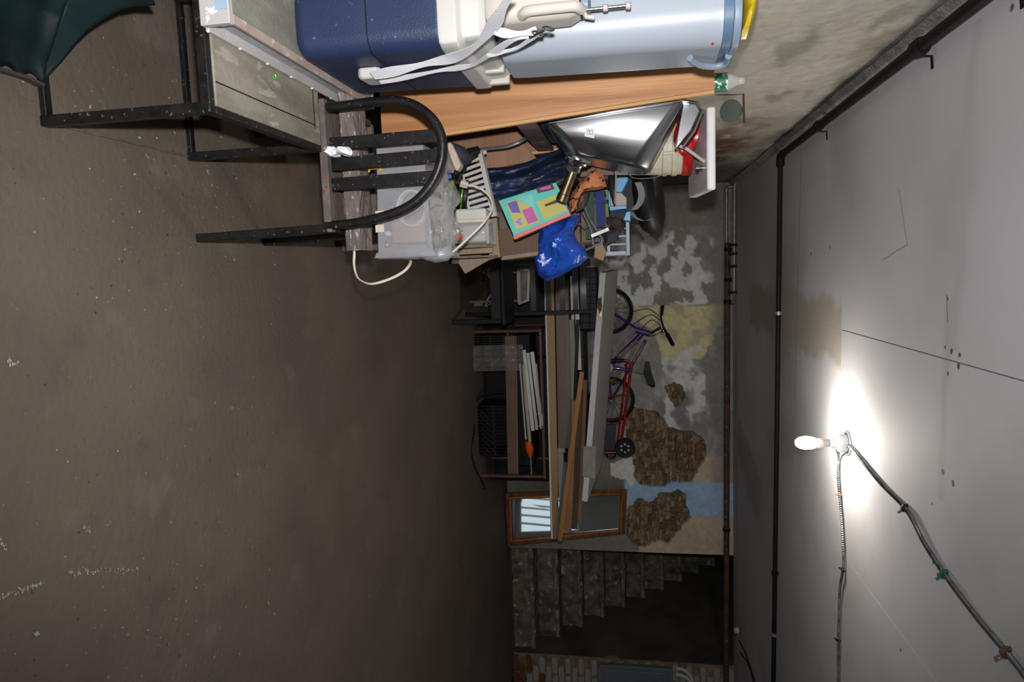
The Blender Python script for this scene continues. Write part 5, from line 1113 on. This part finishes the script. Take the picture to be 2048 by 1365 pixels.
# ivory door lying on top
Yd0, Yd1 = Yt0-.02, Yt0+.62
n0, n1 = U(1200, 545, Y=Yd0), U(1164, 1002, Y=Yd0); g0, g1 = U(1236, 540, Y=Yd1), U(1206, 922, Y=Yd1)
thk = (U(1212, 545, Y=Yd0)-U(1200, 545, Y=Yd0)).length
up_ = (n1-n0).cross(g0-n0).normalized(); up_ = up_ if up_.z > 0 else -up_
t0 = thing('ivory_door', tuple((n0+n1)/2), 'long ivory painted door lying flat on top of the lumber', 'door')
g0b, g1b = g0-up_*thk, g1-up_*thk
dw = (g0b-n0)
build('slab', M().hexa([n0, n1, g1b, g0b, n0+up_*thk, n1+up_*thk, g1, g0]), doorp, t0, bevel=.002)
ed = -(g0b-n0).normalized()*.002
build('lit_edge', M().prism([n0+ed, n1+ed, n1+up_*thk+ed, n0+up_*thk+ed], ed), dooredge, t0)  # near edge coloured lighter than the slab, its brightness put into the material
hgp = n0.lerp(n1, .14)+up_*thk*.55+ed*2
build('hinge_recess', M().blob(hgp, (.075,.004,.022), 6, .9, 5, 2), rustp, t0)
build('latch_plate', M().beam(hgp+V((.04,0,.006)), hgp+V((.09,-.001,.0)), .004, .014), bigbrass, t0)
kb = U(1222, 762, Y=Yd1-.03); build('door_knob', M().lathe([(.012,0),(.012,.03),(.028,.045),(.030,.06),(.018,.075),(.001,.078)], kb-up_*.03, up_, 18), bigbrass, t0, smooth=True)
ca, cb2 = U(1182, 894, Y=Yd0-.03), U(1182, 958, Y=Yd0-.03)
build('paper_bag', M().prism([U(1192,893,Y=Yd0-.012), U(1190,958,Y=Yd0-.012), U(1165,954,Y=Yd0-.02), U(1167,893,Y=Yd0-.02)], (0,-.006,0)), mat('dusty_paper', (.33,.31,.27), (.24,.225,.19), rough=.9, scale=14, bump=.5), None, bevel=.002, label='sheet of dusty paper folded over the near edge of the ivory door', cat='paper')
# mesh basket left of the door
bk0 = Yt0+.18
t0 = thing('wire_basket', tuple(U(1160,560,Y=bk0)), 'black wire basket between the blue bag and the ivory door', 'basket')
build('basket_body', pbox(1158, 1196, 536, 660, bk0, .30), rubber, t0, bevel=.01)
for k in range(9): build('wire', M().tube([U(1160,542+13*k,Y=bk0-.006), U(1195,542+13*k,Y=bk0-.006)], .003, 6), blackm, t0)
for x_ in (1165, 1180, 1193): build('wire', M().tube([U(x_,538,Y=bk0-.006), U(x_,658,Y=bk0-.006)], .003, 6), blackm, t0)
# storage trunks behind the trestle (carry bicycle and cart)
Yk0, Yk1 = Yt1+.10, YB-.10
Yc = Yk0+.14; Yv = Yk0+.42
tzk = min(U(1172, 622, Y=Yv).z, 5)
for x0, x1, lb in ((U(1000,545,Y=Yk0).x, U(1000,715,Y=Yk0).x, 'left'), (U(1000,718,Y=Yk0).x, U(1000,960,Y=Yk0).x, 'right')):
    t0 = thing('travel_chest', ((x0+x1)/2, (Yk0+Yk1)/2, 0), 'big dark chest, the %s one of two, behind the trestle' % lb, 'chest')
    build('chest_body', M().box((x0, Yk0, 0), (x1, Yk1, tzk-.06)), darkp, t0, bevel=.01)
    build('chest_lid', M().box((x0-.008, Yk0-.008, tzk-.058), (x1+.008, Yk1, tzk)), mat('dark_grey_lid', (.04,.04,.042), (.03,.03,.03), rough=.6), t0, bevel=.01)
# bicycle
t0 = thing('bicycle', tuple(U(1175, 710, Y=Yv)), 'small purple child bicycle standing behind the ivory door', 'bicycle')
w1, w2 = U(1217, 622, Y=Yv), U(1217, 800, Y=Yv); rw = 45*Yv*1.02/FPX; w1.z = w2.z = tzk+rw+.004
def wheel(c, r_, nm='wheel'):
    w_ = build(nm, M().tube([c+V((r_*.93*math.cos(a),0,r_*.93*math.sin(a))) for a in [k*math.pi/24 for k in range(48)]], r_*.085, 8, closed=True), rubber, t0, smooth=True)
    build('rim', M().tube([c+V((r_*.82*math.cos(a),0,r_*.82*math.sin(a))) for a in [k*math.pi/24 for k in range(48)]], .007, 6, closed=True), galv, w_, smooth=True)
    for k in range(18):
        a = k*math.pi/9; build('spoke', M().tube([c+V((.02*math.cos(a+.6), .012*(-1)**k, .02*math.sin(a+.6))), c+V((r_*.82*math.cos(a),0,r_*.82*math.sin(a)))], .0016, 4), chrome, w_)
    build('hub', M().lathe([(.018,-.035),(.024,-.02),(.024,.02),(.018,.035)], c, (0,1,0), 12), galv, w_, smooth=True)
wheel(w1, rw); wheel(w2, rw)
B_ = lambda x, y, o=0: U(x, y, Y=Yv+o)
ht, hb_ = B_(1300, 668), B_(1284, 663)
bbk = B_(1216, 735); seat_j = B_(1258, 740)
for a, b_, r_, mm in ((B_(1284,668), bbk, .027, purple), (B_(1292,680), seat_j, .018, purple), (seat_j, bbk, .016, purple), (B_(1272,660), B_(1300,668), .032, purple)):
    build('frame_tube', M().tube([a, b_], r_, 10), mm, t0, smooth=True)
build('decal', M().tube([B_(1274,681,-.012), B_(1236,715,-.012)], .022, 8), pinkpaint, t0, smooth=True)
build('decal', M().tube([B_(1288,687,-.008), B_(1266,725,-.008)], .0145, 8), pinkpaint, t0, smooth=True)
for o_ in (-.035, .035):
    build('fork_blade', M().tube([B_(1278,660,o_), w1+V((0,o_,0))], .011, 8), purple, t0, smooth=True)
    build('chain_stay', M().tube([bbk+V((0,o_,0)), w2+V((0,o_,0))], .008, 8), purple, t0, smooth=True)
    build('seat_stay', M().tube([seat_j+V((0,o_,0)), w2+V((0,o_,0))], .008, 8), purple, t0, smooth=True)
build('seat_post', M().tube([seat_j, B_(1296,750)], .012, 8), galv, t0, smooth=True)
build('saddle', loft([[B_(1290,724,-.02), B_(1290,724,.02), B_(1298,723,.02), B_(1298,723,-.02)], [B_(1287,745,-.04),B_(1287,745,.04),B_(1303,744,.03),B_(1303,744,-.03)], [B_(1294,768,-.075),B_(1294,768,.075),B_(1311,771,.07),B_(1311,771,-.07)], [B_(1303,775,-.06),B_(1303,775,.06),B_(1309,775,.06),B_(1309,775,-.06)]]), rubber, t0, bevel=.006)
stt = B_(1322, 655); build('stem', M().tube([ht, B_(1310,662), stt], .013, 8), rubber, t0, smooth=True)
build('handlebar', M().tube(smooth_path([B_(1324,618,.16), B_(1322,635,.10), B_(1326,652,0), B_(1332,664,-.10), B_(1344,684,-.18)], 6), .011, 8), rubber, t0, smooth=True)
build('grip', M().tube([B_(1334,668,-.11), B_(1346,690,-.20)], .019, 10), rubber, t0, smooth=True)
build('grip', M().tube([B_(1323,630,.12), B_(1325,612,.17)], .019, 10), rubber, t0, smooth=True)
build('bell', M().blob(B_(1327,662,-.05), (.022,.02,.022), 8, .05), chrome, t0, smooth=True)
for pp_ in (((1320,640),(1300,630),(1272,645),(1262,655)), ((1322,652),(1305,640),(1290,650),(1282,662)), ((1326,662),(1305,672),(1290,668)), ((1318,632),(1295,618),(1262,624))):
    build('brake_cable', M().tube(smooth_path([B_(x,y,-.04) for x,y in pp_], 6), .0035, 6), rubber, t0, smooth=True)
build('pedal', M().beam(bbk+V((.05,-.06,-.05)), bbk+V((.05,-.14,-.05)), .05, .02), rubber, t0, bevel=.004)
build('chain_ring', M().lathe([(.05,-.04),(.055,-.038),(.055,-.034),(.05,-.032)], bbk, (0,1,0), 20), galv, t0, smooth=True)
# red folding cart
t0 = thing('luggage_cart', tuple(U(1190, 830, Y=Yc)), 'red tubular folding luggage cart with black wheels beside the bicycle', 'cart')
K = lambda x, y, o=0: U(x, y, Y=Yc+o)
build('frame_tube', M().tube(smooth_path([K(1192,724), K(1240,721), K(1256,723), K(1262,731), K(1261,745), K(1240,898), K(1234,905), K(1176,905)], 5), .015, 10), redpaint, t0, smooth=True)
build('frame_tube', M().tube(smooth_path([K(1250,732,-.01), K(1252,742,-.01), K(1234,892,-.01)], 5), .011, 8), redpaint, t0, smooth=True)
for p0, p1 in (((1190,797),(1250,790)),((1190,850),(1242,846))): build('cross_tube', M().tube([K(*p0), K(*p1)], .009, 8), redpaint, t0, smooth=True)
build('handle_grip', M().tube([K(1205,723,-.004), K(1248,721,-.004)], .019, 10), rubber, t0, smooth=True)
build('base_plate', M().prism([K(1190,850,-.02), K(1233,849,-.02), K(1230,900,-.02), K(1190,902,-.02)], (0,-.02,0)), mat('navy_grey_plastic', (.02,.022,.032), (.03,.03,.04), rough=.5), t0, bevel=.003)
for (c_, r_, o_) in ((K(1250,896,-.06), 20*Yc/FPX, 0), (K(1222,908,.02), 11*Yc/FPX, 0)):
    w_ = build('wheel', M().lathe([(r_*.55,-.014),(r_*.92,-.018),(r_,-.010),(r_,.010),(r_*.92,.018),(r_*.55,.014)], c_, (0,1,0), 28), rubber, t0, smooth=True)
    build('wheel_centre', M().lathe([(r_*.12,-.016),(r_*.25,-.016),(r_*.56,-.006),(r_*.56,.006),(.001,.010)], c_, (0,1,0), 20), darkp, w_, smooth=True)
    for k in range(6):
        a = k*math.pi/3; build('wheel_hole', M().lathe([(.001,-.001),(r_*.12,-.001),(r_*.12,.001),(.001,.001)], c_+V((r_*.40*math.cos(a),-.015,r_*.40*math.sin(a))), (0,1,0), 8), greyp, w_)
# gilt framed mirror leaning on the back wall
m0, m1 = U(1013, 985, Z=0), U(1020, 1092, Z=0); ym = YB-.14; yt = YB-.035
c0, c1_ = V((m0.x*ym/m0.y, ym, .004)), V((m1.x*ym/m1.y, ym, .004)); d0, d1 = U(1254, 978, Y=yt), U(1250, 1068, Y=yt)
t0 = thing('wall_mirror', tuple((c0+c1_)/2), 'tall mirror in a gilt brown frame leaning on the back wall', 'mirror')
def QP(u, v): return c0.lerp(c1_, u).lerp(d0.lerp(d1, u), v)
nv = (c1_-c0).cross(d0-c0).normalized(); nv = nv if nv.y < 0 else -nv
for a_, b2, nm in (((0,0),(1,.055),'frame_rail'),((0,.945),(1,1),'frame_rail'),((0,.055),(.13,.945),'frame_stile'),((.87,.055),(1,.945),'frame_stile')):
    build(nm, M().prism([QP(a_[0],a_[1]), QP(b2[0],a_[1]), QP(b2[0],b2[1]), QP(a_[0],b2[1])], nv*.025), goldw, t0, bevel=.006)
for a_, b2 in (((.09,.036),(.91,.044)),((.09,.956),(.91,.964)),((.085,.05),(.105,.95)),((.895,.05),(.915,.95))):
    build('gilt_line', M().prism([QP(a_[0],a_[1])+nv*.0255, QP(b2[0],a_[1])+nv*.0255, QP(b2[0],b2[1])+nv*.0255, QP(a_[0],b2[1])+nv*.0255], nv*.003), giltm, t0)
build('glass', M().prism([QP(.13,.055)+nv*.008, QP(.87,.055)+nv*.008, QP(.87,.945)+nv*.008, QP(.13,.945)+nv*.008], nv*.002), mirrorm, t0)
# chips and flakes scattered on the floor, more towards the stool
random.seed(11); mb = M()
for i in range(420):
    if i < 130: y_ = random.uniform(1.6, 2.6); x = random.gauss(-.25, .22)
    elif i < 260: y_ = random.uniform(1.3, 2.4); x = random.gauss(1.05, .25)
    else: y_ = random.uniform(1.2, 6.5); x = random.uniform(-.6, 3.6)
    x = max(-.74, x)
    s_ = random.uniform(.0008, .0024)*(1 if random.random() < .93 else 2.2); a = random.uniform(0, 3.14); dx, dy = s_*math.cos(a)*random.uniform(1, 2.4), s_*math.sin(a)*random.uniform(1, 2.4)
    mb.add([(x-dx,y_-dy,.0045),(x+dy*.6,y_-dx*.6,.0045),(x+dx,y_+dy,.006),(x-dy*.6,y_+dx*.6,.0045)], [(0,1,2,3)])
build('paint_chips', mb, whitespk, None, kind='stuff', label='tiny white paint chips and crumbs scattered over the brown floor', cat='debris')
mb = M()
for (xa_, ya_, xb2, yb2_, n_) in ((0,1195,80,1170,46),(140,1145,280,1140,70),(0,1080,10,1100,10),(15,720,35,730,16),(165,1060,180,1062,9)):
    for k in range(n_):
        t_ = random.random(); px, py = xa_+(xb2-xa_)*t_+random.gauss(0,2.5), ya_+(yb2_-ya_)*t_+random.gauss(0,3.5); q = U(px, py, Z=.005); s_ = random.uniform(.001,.0032)
        mb.add([q+V((-s_,-s_*.5,0)), q+V((s_,-s_*.6,0)), q+V((s_*1.2,s_*.5,.001)), q+V((-s_*.7,s_*.6,0))], [(0,1,2,3)])
build('plaster_crumbs', mb, whitespk, None, kind='stuff', label='broken lines of white plaster crumbs on the floor at lower left', cat='debris')
